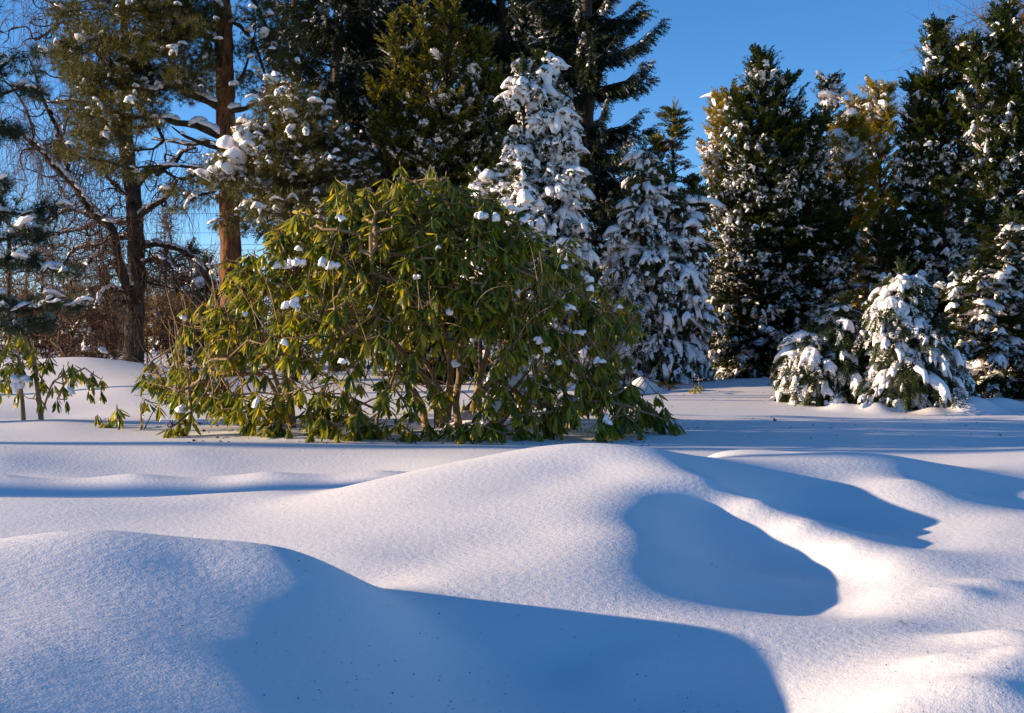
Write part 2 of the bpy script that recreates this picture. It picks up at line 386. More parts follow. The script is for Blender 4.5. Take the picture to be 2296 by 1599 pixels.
# ------------------------------------------------------------------ conifer crowns
def crown(bF, bS, bW, r, base, top, R, n, zlo=.04, prof=.8, up=(.5, 1.0), droop=.4, fl=.26, dens=26, tm=TH, hang=0., flat=.5,
          snow=0, ss=(.05, .12), kinds=HOOD, tk=1.3, s0=.25, azlim=None, wr=.012, lift=.95, slen=1.25, tipup=0., spread=1.0, snowtop=3., dust=.2):
    base, top = np.asarray(base, float), np.asarray(top, float); H = np.linalg.norm(top - base)
    t = zlo + (1 - zlo) * r.random(n) ** tk
    L = R * ((1 - t) ** prof + .04) * r.uniform(.62, 1.15, n) * np.clip(.7 + t * 3, 0, 1)
    az = r.uniform(0, 2 * np.pi, n) if azlim is None else r.uniform(*azlim, n)
    h = np.stack([np.cos(az), np.sin(az), np.zeros(n)], 1)
    u = up[0] + (up[1] - up[0]) * t + r.normal(size=n) * .12; dr = droop * (1.1 - .6 * t) * r.uniform(.7, 1.3, n)
    st = base + (top - base) * t[:, None]
    def at(i, s):
        p = st[i] + h[i] * (L[i] * s)[:, None]; p[:, 2] += L[i] * (u[i] * s - dr[i] * s * s + tipup * s ** 4)
        T = h[i].copy(); T[:, 2] = u[i] - 2 * dr[i] * s + 4 * tipup * s ** 3
        return p, nrm(T)
    K = np.maximum(4, (L * dens).astype(int)); i = np.repeat(np.arange(n), K)
    s = s0 + (1 - s0) * r.random(len(i)) ** .8
    p, T = at(i, s); B = nrm(np.cross(T, (0, 0, 1.)))
    a = r.uniform(.2, 1.25, len(i)) * r.choice([-1, 1], len(i)) * (1 - .75 * s ** 4) * spread
    D = T * np.cos(a)[:, None] + B * np.sin(a)[:, None]; D[:, 2] -= hang * r.uniform(.3, 1.3, len(i))
    sc = fl * r.uniform(.55, 1.25, len(i)) * (1 - .3 * s); Rm = frames(D, roll=r.normal(size=len(i)) * flat)
    k = r.integers(0, len(tm), len(i))
    for q, (tv, tq) in enumerate(tm):
        m = k == q; scatter(bF, tv, tq, p[m], Rm[m], sc[m])
    m = int(8 + 14 * R); pp = top - (top - base) / H * (r.random(m) * .12 * H)[:, None] * np.array([1, 1, 1])   # the leading shoot
    DL = np.stack([r.normal(size=m) * .35, r.normal(size=m) * .35, np.ones(m)], 1)
    scatter(bF, *tm[0], pp, frames(DL, up=(1, 0, 0), roll=r.uniform(0, 6, m)), fl * r.uniform(.5, .9, m))
    if bW is not None:
        for a0, a1 in ((0, .34), (.34, .67), (.67, .95)):
            j = np.arange(n); A, _ = at(j, np.full(n, a0)); C, _ = at(j, np.full(n, a1))
            edge_tubes(bW, A, C, wr * (1 - a0) + .002, wr * (1 - a1) + .002, 3)
    if snow:
        wgt = s ** 1.5 * np.clip(.35 + .9 * vnoise(p, int(r.integers(1e6)), .9, 2), .02, 1.3) * np.clip((1.02 - t[i]) * snowtop, .04, 1)
        j = r.choice(len(p), min(snow, int((wgt > 0).sum())), replace=False, p=wgt / wgt.sum()); k = len(j)     # caps lie on the sprays
        jd = r.choice(len(p), min(int(len(p) * dust), int((wgt > 0).sum())), replace=False, p=wgt / wgt.sum())
        tv, tq = tm[0]; up_ = p[jd] + D[jd] * .02 + (0, 0, .014); Dd = D[jd].copy(); Dd[:, 2] = np.clip(Dd[:, 2], -.8, .5)
        scatter(bS, tv * np.array([1.15, 1, 1]), tq, up_, frames(Dd, roll=r.normal(size=len(jd)) * .3), sc[jd] * r.uniform(.6, .95, len(jd)))
        q = r.uniform(0, 1, k) ** 3.2; wd = (ss[0] + (ss[1] - ss[0]) * q) * (1.15 - .5 * s[j]); T = D[j].copy(); T[:, 2] = np.clip(T[:, 2], -.9, .25)
        pp = p[j] + D[j] * (sc[j] * r.uniform(.3, .8, k))[:, None]; pp[:, 2] += wd * lift * .25
        drop_snow(bS, r, pp, T, wd * r.uniform(.65, 1.1, k), wd * slen * r.uniform(.6, 1.25, k), wd * lift * r.uniform(.7, 1.3, k), kinds, .6)
    return at, n, L

def new_tree(name, px, d, label, cat='tree', group=None, dz=0.):
    x = (px - CX) / F * d
    return empty(name, (x, d, gz(x, d) - .05 + dz), label, cat, group)

def finish(root, bW=None, bF=None, bS=None, leaf='thuja', bark='dark_bark', wname='trunk', sname='snow_load', fname='crown'):
    if bW is not None and bW.n: bW.build(wname, M[bark], root)
    if bF is not None and bF.n: bF.build(fname, M[leaf], root, smooth=False)
    if bS is not None and bS.n: bS.build(sname, M['snow'], root, lumpy=.012)['kind'] = 'stuff'

# ---- the tall dark spruces behind everything
def big_spruce(px, d, toppy, R, n, seed, label, snow=300, zlo=.12, prof=.55, dens=62, fl=.36):
    r = rng(seed); root = new_tree('spruce_tree', px, d, label, group='tall dark spruces at the back'); b = np.array(root.location)
    top = P(px, toppy, d); bF, bS, bW = MB(), MB(), MB(); H = top[2] - b[2]
    tube(bW, [b, b + (0.03, 0, H * .5), top], [.19, .13, .02], 8, .08, seed)
    crown(bF, bS, bW, r, b, top, R, n, zlo, prof, (.1, .5), .3, fl, dens, SP, 1.0, .5, snow, (.02, .055), PAW, 1.0, .1, None, .03, .5, 1.9, .34, .55, dust=.07)
    finish(root, bW, bF, bS, 'spruce')
big_spruce(1312, 24, -560, 1.78, 200, 1, 'tall dark spruce with long drooping boughs against the blue sky', 2000, .12, .5, 85, .31)
big_spruce(1215, 28, -500, 2.1, 220, 5, 'tall dark spruce behind the pointed snowy cypress', 1500, .15)
big_spruce(850, 29, -420, 2.0, 200, 6, 'tall dark spruce farthest back, left of the yellow-tipped cypress', 800, .15)
big_spruce(660, 28.5, -300, 1.6, 120, 7, 'thin ragged spruce just right of the orange pine trunk', 400, .25, .5, 34)
big_spruce(1120, 26, -520, 2.3, 260, 2, 'tall black-green spruce behind the yellow-tipped cypress', 2200, .15)
big_spruce(950, 27.5, -560, 2.3, 250, 3, 'tall dark spruce between the cypress and the small snowy pine', 1800, .15)
big_spruce(755, 26, -420, 1.9, 150, 4, 'thin tall dark spruce with sky showing through, behind the small snowy pine', 600, .2, .5, 40)

# ---- thujas and cypresses
def thuja(name, px, d, leaders, seed, label, leaf='thuja', group=None, cat='tree', tr=.06, cap=0, **kw):
    """leaders: (column, top row, radius in metres, number of branches, caps of snow)"""
    r = rng(seed); root = new_tree(name, px, d, label, cat, group); b = np.array(root.location); bF, bS, bW = MB(), MB(), MB()
    for (lx, ly, R, n, sn) in leaders:
        q = P(lx, ly, d); q[1] += r.uniform(-.3, .3) * R; st = b + np.array([(q[0] - b[0]) * .35, r.uniform(-.1, .1), 0])
        tube(bW, [st, st + (q - st) * .5 + np.array([(q[0] - b[0]) * .1, 0, 0]), q], [tr, tr * .6, .008], 6, .1, seed)
        crown(bF, bS, bW, r, st, q, R, n, snow=sn, **kw)
        if cap: drop_snow(bS, r, q + r.normal(size=(7, 3)) * (.07, .07, .1) - (0, .04, .2), r.normal(size=(7, 3)) * (1, 1, .1), cap * r.uniform(.5, 1, 7), cap * r.uniform(.6, 1.1, 7), cap * r.uniform(.6, 1.1, 7), LUMP)
    finish(root, bW, bF, bS, leaf)
    return root
thuja('cypress_tree', 985, 17.5, [(883, 62, .42, 150, 158), (935, 38, .5, 180, 289), (1003, 12, .7, 260, 608), (1075, 82, .62, 240, 555), (850, 205, .36, 130, 104), (1110, 190, .5, 170, 422)],
      11, 'dark multi-topped cypress with sunlit yellow tips in front of the spruces', snowtop=2.3, leaf='thuja_olive_sunlit', zlo=.02, prof=.6, up=(.5, 2.0), droop=.35, fl=.27, dens=22, ss=(0.015, 0.067))
thuja('cypress_tree', 1215, 14.5, [(1172, 150, 0.44, 150, 855), (1222, 128, 0.61, 230, 1658), (1262, 260, 0.61, 200, 1305), (1150, 330, 0.46, 140, 953)],
      12, 'pointed cypress loaded with fat clumps of snow, left of the gap of sky', zlo=.02, prof=.75, up=(.35, 1.1), droop=.6, fl=.22, dens=24, ss=(.03, .12), snowtop=6.)
for k, (px, py, d, R) in enumerate([(1077, 388, 13.2, .17), (1122, 392, 13.0, .2), (1172, 402, 12.8, .22)]):
    thuja('columnar_cypress', px, d, [(px, py, R, 130, 190)], 20 + k, ['thin snow-wrapped column cypress, leftmost tip above the big rhododendron', 'snow-wrapped column cypress between two like it, above the rhododendron',
          'widest snow-wrapped column cypress above the rhododendron, below the pointed cypress'][k], group='small snow-wrapped columns', snowtop=9., cap=.1, cat='shrub', tr=.03, zlo=.3, prof=.45, up=(1.0, 1.6), droop=.3, fl=.16, dens=24, ss=(0.025, 0.080), lift=.9, tk=.8)
thuja('cypress_tree', 1500, 16.8, [(1512, 243, .42, 170, 316), (1470, 320, .4, 120, 184), (1560, 400, .5, 150, 343)], 31, 'olive cypress top rising behind the snow-smothered fir', leaf='thuja_olive_sunlit', zlo=.1, prof=.6, up=(.3, 1.0), droop=.5, fl=.22, dens=22, ss=(0.017, 0.055))
thuja('cypress_tree', 1735, 15.5, [(1702, 150, .62, 330, 873), (1760, 190, .6, 300, 873), (1655, 235, .55, 260, 741), (1822, 285, .52, 280, 873), (1885, 440, .62, 200, 687), (1615, 430, .45, 180, 581)],
      34, 'broad dark cypress speckled all over with small clumps of snow', snowtop=2.3, zlo=.02, prof=.68, up=(.45, 1.9), droop=.45, fl=.24, dens=24, ss=(0.015, 0.065))
for k, (px, py, d, R, n, leaf, lab) in enumerate([(1860, 185, 19.5, .33, 170, 'thuja', 'narrow column thuja with a snow-capped tip, highest of three by the broad cypress'),
        (1922, 240, 19.2, .33, 160, 'thuja_gold', 'narrow golden column thuja with a rounded snow cap, middle of three'), (1975, 212, 19, .42, 200, 'thuja_gold', 'stout golden column thuja with a heavy snow cap, rightmost of three'),
        (1632, 232, 18.2, .5, 190, 'thuja_gold', 'golden thuja glowing behind the left edge of the broad cypress'), (1895, 300, 18.6, .5, 200, 'thuja_gold', 'low golden thuja between the column thujas and the broad cypress')]):
    thuja('thuja_tree', px, d, [(px, py, R, n, 260)], 40 + k, lab, leaf, group='golden thujas in the back row', snowtop=9., cap=.13, zlo=.1, prof=.35, up=(1.0, 1.8), droop=.35, fl=.24, dens=24, ss=(0.021, 0.092), lift=.8, tk=.85)
thuja('cypress_tree', 2115, 17, [(2112, 60, .55, 300, 687), (2068, 190, .5, 230, 529), (2150, 110, .5, 230, 476), (2040, 330, .42, 160, 422)], 51, 'tall dark cypress with feathery double tip on the right', snowtop=2.3, zlo=.02, prof=.72, up=(.5, 2.0), droop=.4, fl=.28, dens=22, ss=(0.021, 0.080))
thuja('cypress_tree', 2250, 16.5, [(2255, 28, .55, 280, 555), (2190, 85, .45, 200, 422), (2290, 120, .6, 230, 450), (2215, 330, .5, 180, 450)], 52, 'tall dark cypress with many tips at the right edge', snowtop=2.3, zlo=.02, prof=.72, up=(.5, 1.9), droop=.4, fl=.28, dens=22, ss=(0.021, 0.073))
thuja('cypress_tree', 2140, 15, [(2110, 420, .5, 170, 529), (2190, 470, .5, 170, 476), (2020, 500, .5, 160, 502), (1960, 520, .4, 120, 316)], 53, 'low dark cypress mass behind the small snow-buried spruce', zlo=.02, prof=.45, up=(.4, 1.0), droop=.5, fl=.24, dens=22, ss=(0.017, 0.073))

# ---- firs and young spruces bent under snow
def snow_fir(px, d, leaders, seed, label, cat='tree', name='fir_tree', dz=0., leaf='hemlock', tr=.05, **kw):
    r = rng(seed); root = new_tree(name, px, d, label, cat, dz=dz); b = np.array(root.location); bF, bS, bW = MB(), MB(), MB()
    for (lx, ly, R, n, sn) in leaders:
        q = P(lx, ly, d); st = b + np.array([(q[0] - b[0]) * .6, 0, 0])
        tube(bW, [st, (st + q) / 2, q], [tr, tr * .6, .01], 7, .1, seed)
        at, nb, L = crown(bF, bS, bW, r, st, q, R, n, **kw)
        j = r.choice(nb, sn, p=L / L.sum()); s = r.uniform(.15, .98, sn); p, T = at(j, s)       # long tongues lying along the boughs
        wd = (.02 + .06 * r.random(sn) ** 1.6) * (1.15 - .4 * s); B = nrm(np.cross(T, (0, 0, 1.)))
        side = r.uniform(-1, 1, sn); p = p + B * (side * .12 * R)[:, None]; D = T + B * side[:, None] * .8; p[:, 2] += wd * .25
        D[:, 2] -= .25; drop_snow(bS, r, p, D, wd, wd * r.uniform(1.4, 3.2, sn), wd * r.uniform(.6, .9, sn), TONGUE + PAW, .4)
    finish(root, bW, bF, bS, leaf)
snow_fir(1462, 14.8, [(1440, 335, .68, 130, 340), (1500, 400, .62, 110, 250), (1390, 470, .5, 80, 190), (1565, 430, .45, 80, 170)], 61, 'fir smothered in drooping tongues of blue-shadowed snow beside the rhododendron',
         zlo=.1, prof=.6, up=(.3, .6), droop=1.05, fl=.24, dens=30, tm=HM, hang=.7, flat=.6, tr=.09, snow=360, ss=(.02, .06), dust=.12)
snow_fir(2035, 12.3, [(2022, 604, .85, 150, 290), (2110, 740, .6, 70, 120)], 62, 'small pointed spruce half buried in heavy snow on the right', name='young_spruce', zlo=.12, prof=.75, up=(.2, .6), droop=1.0, fl=.24, dens=38, tm=HM, hang=.5, tr=.03, snow=130, ss=(.02, .05))
snow_fir(1862, 12.6, [(1885, 692, .62, 110, 170), (1815, 750, .55, 80, 110), (1935, 745, .5, 60, 70)], 63, 'low bent spruce bough mound left of the small pointed spruce', name='young_spruce', zlo=.12, prof=.55, up=(.3, .6), droop=1.0, fl=.24, dens=38, tm=HM, hang=.5, tr=.025, snow=90, ss=(.02, .05))
snow_fir(2275, 13.4, [(2262, 500, .75, 130, 190), (2185, 610, .6, 90, 120)], 64, 'bushy green conifer with snowy boughs at the right edge', name='young_conifer', zlo=.05, prof=.45, up=(.35, .7), droop=.5, fl=.22, dens=28, tm=TH, hang=.15, tr=.035, leaf='thuja', snow=260, ss=(.02, .055), dust=.12)
# ---- pines: clumps of needle tufts on real wood
def needle_clumps(bF, bS, r, C, rad, ntuft, tl, snow=0., ss=(.06, .14), upb=.35, kinds=LUMP, droop=0.):
    """a clump of tufts round every centre C"""
    n = len(C); i = np.repeat(np.arange(n), ntuft); o = nrm(r.normal(size=(len(i), 3))) * (r.random(len(i)) ** .5)[:, None]
    rr = np.broadcast_to(np.asarray(rad, float), (n,))[i]
    o[:, 2] *= .55; p = C[i] + o * rr[:, None]; D = o + np.array([0, 0, upb]) + r.normal(size=o.shape) * .25
    D[:, 2] -= droop
    R = frames(D, roll=r.uniform(0, 6.3, len(i))); sc = tl * r.uniform(.75, 1.25, len(i)); k = r.integers(0, len(TU), len(i))
    for q, (tv, tt) in enumerate(TU):
        m = k == q; scatter(bF, tv, None, p[m], R[m], sc[m], tt)
    if snow > 0:
        m = r.random(len(i)) < snow; m &= o[:, 2] > -.15
        q = r.random(m.sum()) ** 1.7; wd = ss[0] + (ss[1] - ss[0]) * q; pp = p[m].copy(); pp[:, 2] += wd * .2 + tl * .25
        drop_snow(bS, r, pp, D[m] * np.array([1, 1, .3]), wd, wd * r.uniform(1, 1.7, m.sum()), wd * r.uniform(.5, .8, m.sum()), kinds)

def cloud(r, ells, d, thick):
    """centres spread through ellipses given as (column, row, half width, half height, how many)"""
    out = []
    for (cx, cy, rx, ry, n) in ells:
        a = r.uniform(0, 6.28, n); q = np.sqrt(r.random(n)); dd = d + r.normal(size=n) * thick
        out.append(np.array([P(cx + rx * q[k] * math.cos(a[k]), cy + ry * q[k] * math.sin(a[k]), dd[k]) for k in range(n)]))
    return np.concatenate(out)

def snow_on_limb(bS, r, pts, rad, cover=.8, w=.8, h=.9):
    """a ribbon of snow lying along the top of a limb"""
    n = max(3, int(len(pts) * cover)); j = np.sort(r.choice(len(pts) - 1, min(n, len(pts) - 1), replace=False))
    T = pts[j + 1] - pts[j]; flat = 1 - np.abs(nrm(T)[:, 2]); m = flat > .12; j, T = j[m], T[m]
    p = pts[j].copy(); p[:, 2] += rad[j] * .95 / np.maximum(.4, np.sqrt(np.maximum(1e-6, 1 - nrm(T)[:, 2] ** 2)))
    k = len(j); drop_snow(bS, r, p, T, rad[j] * w * r.uniform(.8, 1.2, k) + .01, np.linalg.norm(T, axis=1) * r.uniform(.8, 1.5, k), rad[j] * h * r.uniform(.7, 1.2, k) + .012, LUMP, .1)

def tall_pine():
    d = 21.; r = rng(71); root = new_tree('pine_tree', 520, d, 'tall pine with a straight orange trunk and snowy limbs reaching left'); b = np.array(root.location)
    bW, bF, bS, bB = MB(), MB(), MB(), MB()
    tr = [b, P(523, 760, d), P(517, 560, d), P(512, 400, d), P(506, 250, d), P(503, 100, d), P(498, -20, d), P(492, -220, d)]
    tube(bW, tr, [.22, .195, .175, .165, .155, .145, .135, .09], 14, .1, 1, .1)
    limbs = [([(505, 250), (467, 227), (435, 215), (413, 196), (375, 192), (341, 205), (319, 199), (293, 224)], .075, -.6, .95),
             ([(512, 312), (486, 303), (442, 281), (394, 275), (369, 268), (341, 281), (322, 287)], .085, -.5, .95),
             ([(510, 335), (470, 328), (430, 312), (410, 303), (385, 284)], .045, -.4, .5), ([(510, 330), (470, 318), (430, 325), (385, 318), (340, 312)], .04, .5, .6),
             ([(512, 400), (426, 375), (380, 372), (335, 373), (284, 379)], .04, -.9, .7), ([(502, 98), (454, 76), (410, 60), (360, 70)], .07, -.5, .6),
             ([(500, 80), (470, 60), (420, 20), (380, 5)], .06, .5, .4), ([(506, 246), (527, 246), (552, 243), (580, 225)], .07, -.4, .9),
             ([(500, 40), (540, 60), (575, 110), (600, 190)], .04, .2, 0), ([(498, 0), (555, -10), (590, 40), (612, 120)], .04, .4, 0), ([(505, 200), (540, 175), (560, 120), (575, 60)], .03, -.2, 0),
             ([(512, 400), (480, 430), (440, 440), (405, 470)], .035, -.5, .3), ([(514, 455), (545, 450), (575, 470)], .03, -.3, .3)]
    nodes = [np.array(q) for q in tr[2:]]
    for k, (pl, rd, dd, cov) in enumerate(limbs):
        pts = [P(x, y, d + dd * i / (len(pl) - 1)) for i, (x, y) in enumerate(pl)]
        bL = MB(); p, q = tube(bL, pts, [rd, rd * .8, rd * .55, rd * .3], 6, .15, k, .12); nodes += list(p[::3]); bL.build('limb', M['dark_bark'], root)
        if cov: snow_on_limb(bS, r, p, q, cov * .75, 1.0, .9)
    ells = [(300, 40, 180, 70, 125), (220, 130, 105, 60, 70), (390, 130, 95, 70, 68), (300, 190, 130, 45, 66), (215, 270, 55, 70, 34), (285, 250, 80, 55, 34), (185, 340, 45, 40, 9),
            (440, 180, 50, 50, 14), (240, 330, 50, 60, 22), (400, 20, 90, 50, 44), (300, 370, 40, 40, 7), (250, -60, 200, 60, 40), (400, -80, 150, 60, 30)]
    C = cloud(r, ells, d, .75)
    A, par, tips = grow(C, nodes, r, .25, .05, .2, .03); wood_from(bB, A, par, tips, .006, .45, .05, 3)
    needle_clumps(bF, bS, r, C, .26, 26, .105, .035, (.02, .075), .35, HOOD + LUMP)
    C2 = cloud(r, [(575, 60, 55, 90, 26), (600, 170, 50, 70, 20), (545, 150, 30, 90, 9), (600, 0, 70, 50, 18), (410, 440, 55, 35, 14), (470, 430, 30, 30, 6), (560, 470, 40, 30, 8), (515, 490, 28, 40, 10), (510, 440, 25, 30, 6), (640, 90, 40, 60, 14)], d, .5)
    A, par, tips = grow(C2, nodes, r, .25, .05, .2, .03); wood_from(bB, A, par, tips, .005, .45, .04, 3)
    needle_clumps(bF, bS, r, C2, .22, 16, .09, .03, (.04, .08), -.1, droop=.4)
    bW.build('trunk', M['pine_bark'], root); bB.build('twigs', M['dark_bark'], root)['kind'] = 'stuff'; bF.build('crown', M['pine'], root, False); bS.build('snow_load', M['snow'], root, lumpy=.012)['kind'] = 'stuff'
tall_pine()

def small_pine():
    d = 17.2; r = rng(72); root = new_tree('pine_tree', 650, d, 'bushy low pine with drooping snow-loaded boughs right of the orange trunk'); b = np.array(root.location)
    bW, bF, bS = MB(), MB(), MB()
    tr = [b, P(648, 600, d), P(640, 420, d), P(632, 195, d)]; tube(bW, tr, [.11, .1, .08, .015], 8, .1, 2)
    ells = [(630, 210, 40, 30, 13), (655, 240, 70, 35, 24), (600, 290, 60, 40, 24), (700, 290, 70, 40, 30), (560, 340, 60, 40, 22), (650, 350, 90, 50, 46), (740, 350, 70, 40, 28),
            (520, 375, 55, 35, 18), (600, 410, 80, 40, 34), (700, 410, 80, 45, 38), (785, 395, 50, 35, 16), (460, 395, 40, 18, 7), (640, 470, 90, 35, 26), (740, 460, 70, 35, 20)]
    C = cloud(r, ells, d, .5); A, par, tips = grow(C, [np.array(q) for q in smooth_path(tr, .2)[3:]], r, .22, .04, .2, .04)
    wood_from(bW, A, par, tips, .006, .45, .05, 4)
    needle_clumps(bF, bS, r, C, .22, 26, .095,   .14, (.018, .065), .2, HOOD + TONGUE)
    p = np.array([P(510, 325, d - .5), P(548, 318, d - .6), P(527, 352, d - .6), P(505, 378, d - .6), P(485, 385, d - .5), P(540, 300, d - .3), P(530, 375, d - .5), P(662, 222, d - .3), P(690, 228, d - .2), P(455, 392, d - .5)])
    drop_snow(bS, r, p, np.array([(.6, .2, -.3)] * 10), [.13, .15, .12, .11, .1, .1, .1, .1, .1, .07], [.16, .17, .17, .16, .14, .13, .14, .15, .15, .12], [.13, .16, .13, .11, .09, .1, .1, .09, .09, .07], LUMP)
    finish(root, bW, bF, bS, 'pine')
small_pine()

def edge_pine():
    d = 14.8; r = rng(73); root = new_tree('pine_tree', -190, d, 'blue-green pine reaching snowy boughs in from the left edge'); b = np.array(root.location)
    bW, bF, bS = MB(), MB(), MB()
    tr = [b, P(-185, 500, d), P(-180, 200, d), P(-175, -100, d)]; tube(bW, tr, [.13, .12, .09, .03], 8, .1, 2)
    limbs = [[(-182, 260), (-90, 250), (0, 215), (75, 185)], [(-182, 330), (-60, 320), (10, 300), (60, 290)], [(-182, 210), (-90, 190), (-10, 160), (45, 115)], [(-184, 480), (-60, 460), (40, 480), (110, 462)],
             [(-184, 540), (-50, 545), (30, 530), (95, 505)], [(-185, 620), (-60, 600), (60, 590), (140, 610)], [(-186, 700), (-60, 690), (60, 690), (150, 672)], [(-186, 720), (-40, 730), (60, 725), (125, 715)], [(-183, 400), (-80, 400), (-20, 410), (20, 420)],
             [(-182, 100), (-120, 90), (-60, 60), (-20, 30)]]
    nodes = []; C = []
    for k, pl in enumerate(limbs):
        dd = r.uniform(-.6, .4); pts = [P(x, y, d + dd * i / 3) for i, (x, y) in enumerate(pl)]
        p, q = tube(bW, pts, [.035, .028, .02, .008], 5, .1, k, .08); nodes += list(p); snow_on_limb(bS, r, p[len(p) // 2:], q[len(p) // 2:], .5, 1.2, 1.1)
        for f in np.linspace(.25, 1, 15):
            c = p[int(f * (len(p) - 1))] + r.normal(size=3) * np.array([.1, .16, .06]); C.append(c)
    C = np.array(C); A, par, tips = grow(C, nodes, r, .15, .02, .2); wood_from(bW, A, par, tips, .005, .4, .02, 3)
    needle_clumps(bF, bS, r, C, .16, 20, .12, .055, (.04, .09), .1, LUMP + TONGUE)
    finish(root, bW, bF, bS, 'blue_pine')
edge_pine()

# ---- bare trees
def twigs_from(r, starts, n, length, step=.1, curl=.35, sag=0., spread=1., z=0.):
    """crooked twigs: arrays of segment ends"""
    i = r.integers(0, len(starts), n); p = starts[i].copy(); D = nrm(r.normal(size=(n, 3)) * np.array([1, 1, .8]) * spread + np.array([0, 0, z]))
    L = length * r.uniform(.4, 1.2, n); k = int(length / step); bend = r.normal(size=(n, 3)) * curl; A, B, ra = [], [], []
    for s in range(k):
        if s % 3 == 0: bend = r.normal(size=(n, 3)) * curl
        D = nrm(D + bend * .5 + np.array([0, 0, -sag])); q = p + D * (L / k)[:, None]; A.append(p); B.append(q); ra.append(np.full(n, 1 - .75 * s / k)); p = q
    return np.array(A), np.array(B), np.array(ra)

def birch():
    d = 25.; r = rng(81); root = new_tree('birch_tree', 300, d, 'bare crooked old birch with a black trunk, gnarled limbs and hanging twigs'); b = np.array(root.location); b = np.array([P(298, 822, d)[0], d, b[2]])
    bW, bB, bT, bS = MB(), MB(), MB(), MB()
    tr = [b, P(303, 700, d), P(306, 600, d), P(304, 520, d), P(300, 440, d), P(289, 380, d), P(281, 300, d), P(284, 200, d), P(278, 60, d), P(285, -90, d)]
    tube(bW, tr, [.22, .185, .175, .165, .155, .14, .11, .09, .06, .03], 12, .12, 3, .15)
    limbs = [([(300, 650), (283, 641), (268, 590), (258, 546), (252, 515), (225, 490), (210, 483), (177, 432), (136, 388), (104, 353), (79, 325), (31, 290), (-40, 284)], .095, -1.2), ([(136, 388), (128, 340), (136, 315), (126, 284), (95, 220), (76, 158), (60, 120)], .05, -.8),
             ([(303, 425), (316, 404), (334, 385), (363, 379), (394, 363), (410, 341), (439, 331)], .075, .6), ([(306, 500), (322, 476), (347, 460), (375, 442), (400, 400)], .07, -.6), ([(306, 552), (330, 551), (350, 548), (385, 555), (420, 569), (452, 602), (470, 640)], .06, .8),
             ([(308, 592), (330, 585), (350, 578), (375, 588), (396, 613), (406, 641)], .045, -.8), ([(308, 600), (325, 625), (335, 635), (380, 645), (420, 660)], .03, .3), ([(300, 668), (287, 658), (245, 648), (224, 665), (210, 697)], .05, -.9), ([(298, 680), (262, 672), (240, 690), (252, 720), (262, 700)], .03, -.4),
             ([(303, 535), (287, 532), (252, 536), (224, 550), (175, 557), (150, 581), (133, 602)], .06, .7), ([(302, 503), (287, 501), (245, 494), (196, 480), (150, 471), (115, 497), (95, 530)], .05, .5), ([(210, 500), (190, 511), (140, 522), (87, 536), (30, 560)], .035, -.9),
             ([(250, 540), (224, 567), (196, 588), (175, 616), (150, 630)], .04, -1.0), ([(202, 470), (170, 430), (140, 330), (150, 270), (160, 200)], .035, -.6), ([(281, 300), (230, 260), (180, 230), (120, 230), (70, 220)], .05, .5), ([(284, 200), (230, 130), (190, 60), (120, 10), (60, -20)], .045, .3),
             ([(190, 60), (140, 50), (80, 90), (60, 60), (0, 75)], .025, .2), ([(79, 325), (60, 250), (20, 190), (-30, 170)], .03, -.9), ([(300, 440), (260, 420), (230, 380), (190, 350)], .04, -.5), ([(363, 379), (400, 400), (440, 395), (470, 420)], .03, .9), ([(300, 600), (250, 590), (230, 620), (235, 680), (200, 740)], .03, .6), ([(133, 602), (110, 580), (70, 590), (20, 575)], .03, .9)]
    st = []
    for k, (pl, rd, dd) in enumerate(limbs):
        pts = [P(x, y, d + dd * min(1, i / 4)) for i, (x, y) in enumerate(pl)]
        p, q = tube(bB, pts, [rd * 1.1, rd * .8, rd * .6, rd * .3], 7, .22, k, .09); st += list(p[len(p) // 5:])
        if rd > .032: snow_on_limb(bS, r, p, q, .8, .8, .8)
        for g in range(3):
            j = r.integers(len(p) // 3, len(p)); kn = p[j] + r.normal(size=3) * .02; scatter(bB, *LUMP[0][:2], kn[None], frames([(0, 0, 1.)]), np.full((1, 3), q[j] * 1.7))
    st = np.array(st)
    A, B, ra = twigs_from(r, st, 230, 1.0, .1, .9, .02, 1., .1); edge_tubes(bB, A.reshape(-1, 3), B.reshape(-1, 3), .019 * ra.ravel(), .016 * ra.ravel(), 4)
    s2 = np.concatenate([A[4:].reshape(-1, 3), st[::2]])
    A2, B2, r2 = twigs_from(r, s2, 900, .7, .09, .7, .03); edge_tubes(bT, A2.reshape(-1, 3), B2.reshape(-1, 3), .009 * r2.ravel(), .008 * r2.ravel(), 3)
    s3 = A2[3:].reshape(-1, 3); up = np.concatenate([s3, s3[s3[:, 2] > 3]])
    A3, B3, r3 = twigs_from(r, up, 2300, 1.2, .12, .22, .38, .7); edge_tubes(bT, A3.reshape(-1, 3), B3.reshape(-1, 3), .0048 * r3.ravel(), .0045 * r3.ravel(), 3)
    bW.build('trunk', M['birch_bark'], root); bB.build('limbs', M['dark_bark'], root); bT.build('twigs', M['twig'], root); bS.build('snow_load', M['snow'], root, lumpy=.012)['kind'] = 'stuff'
birch()

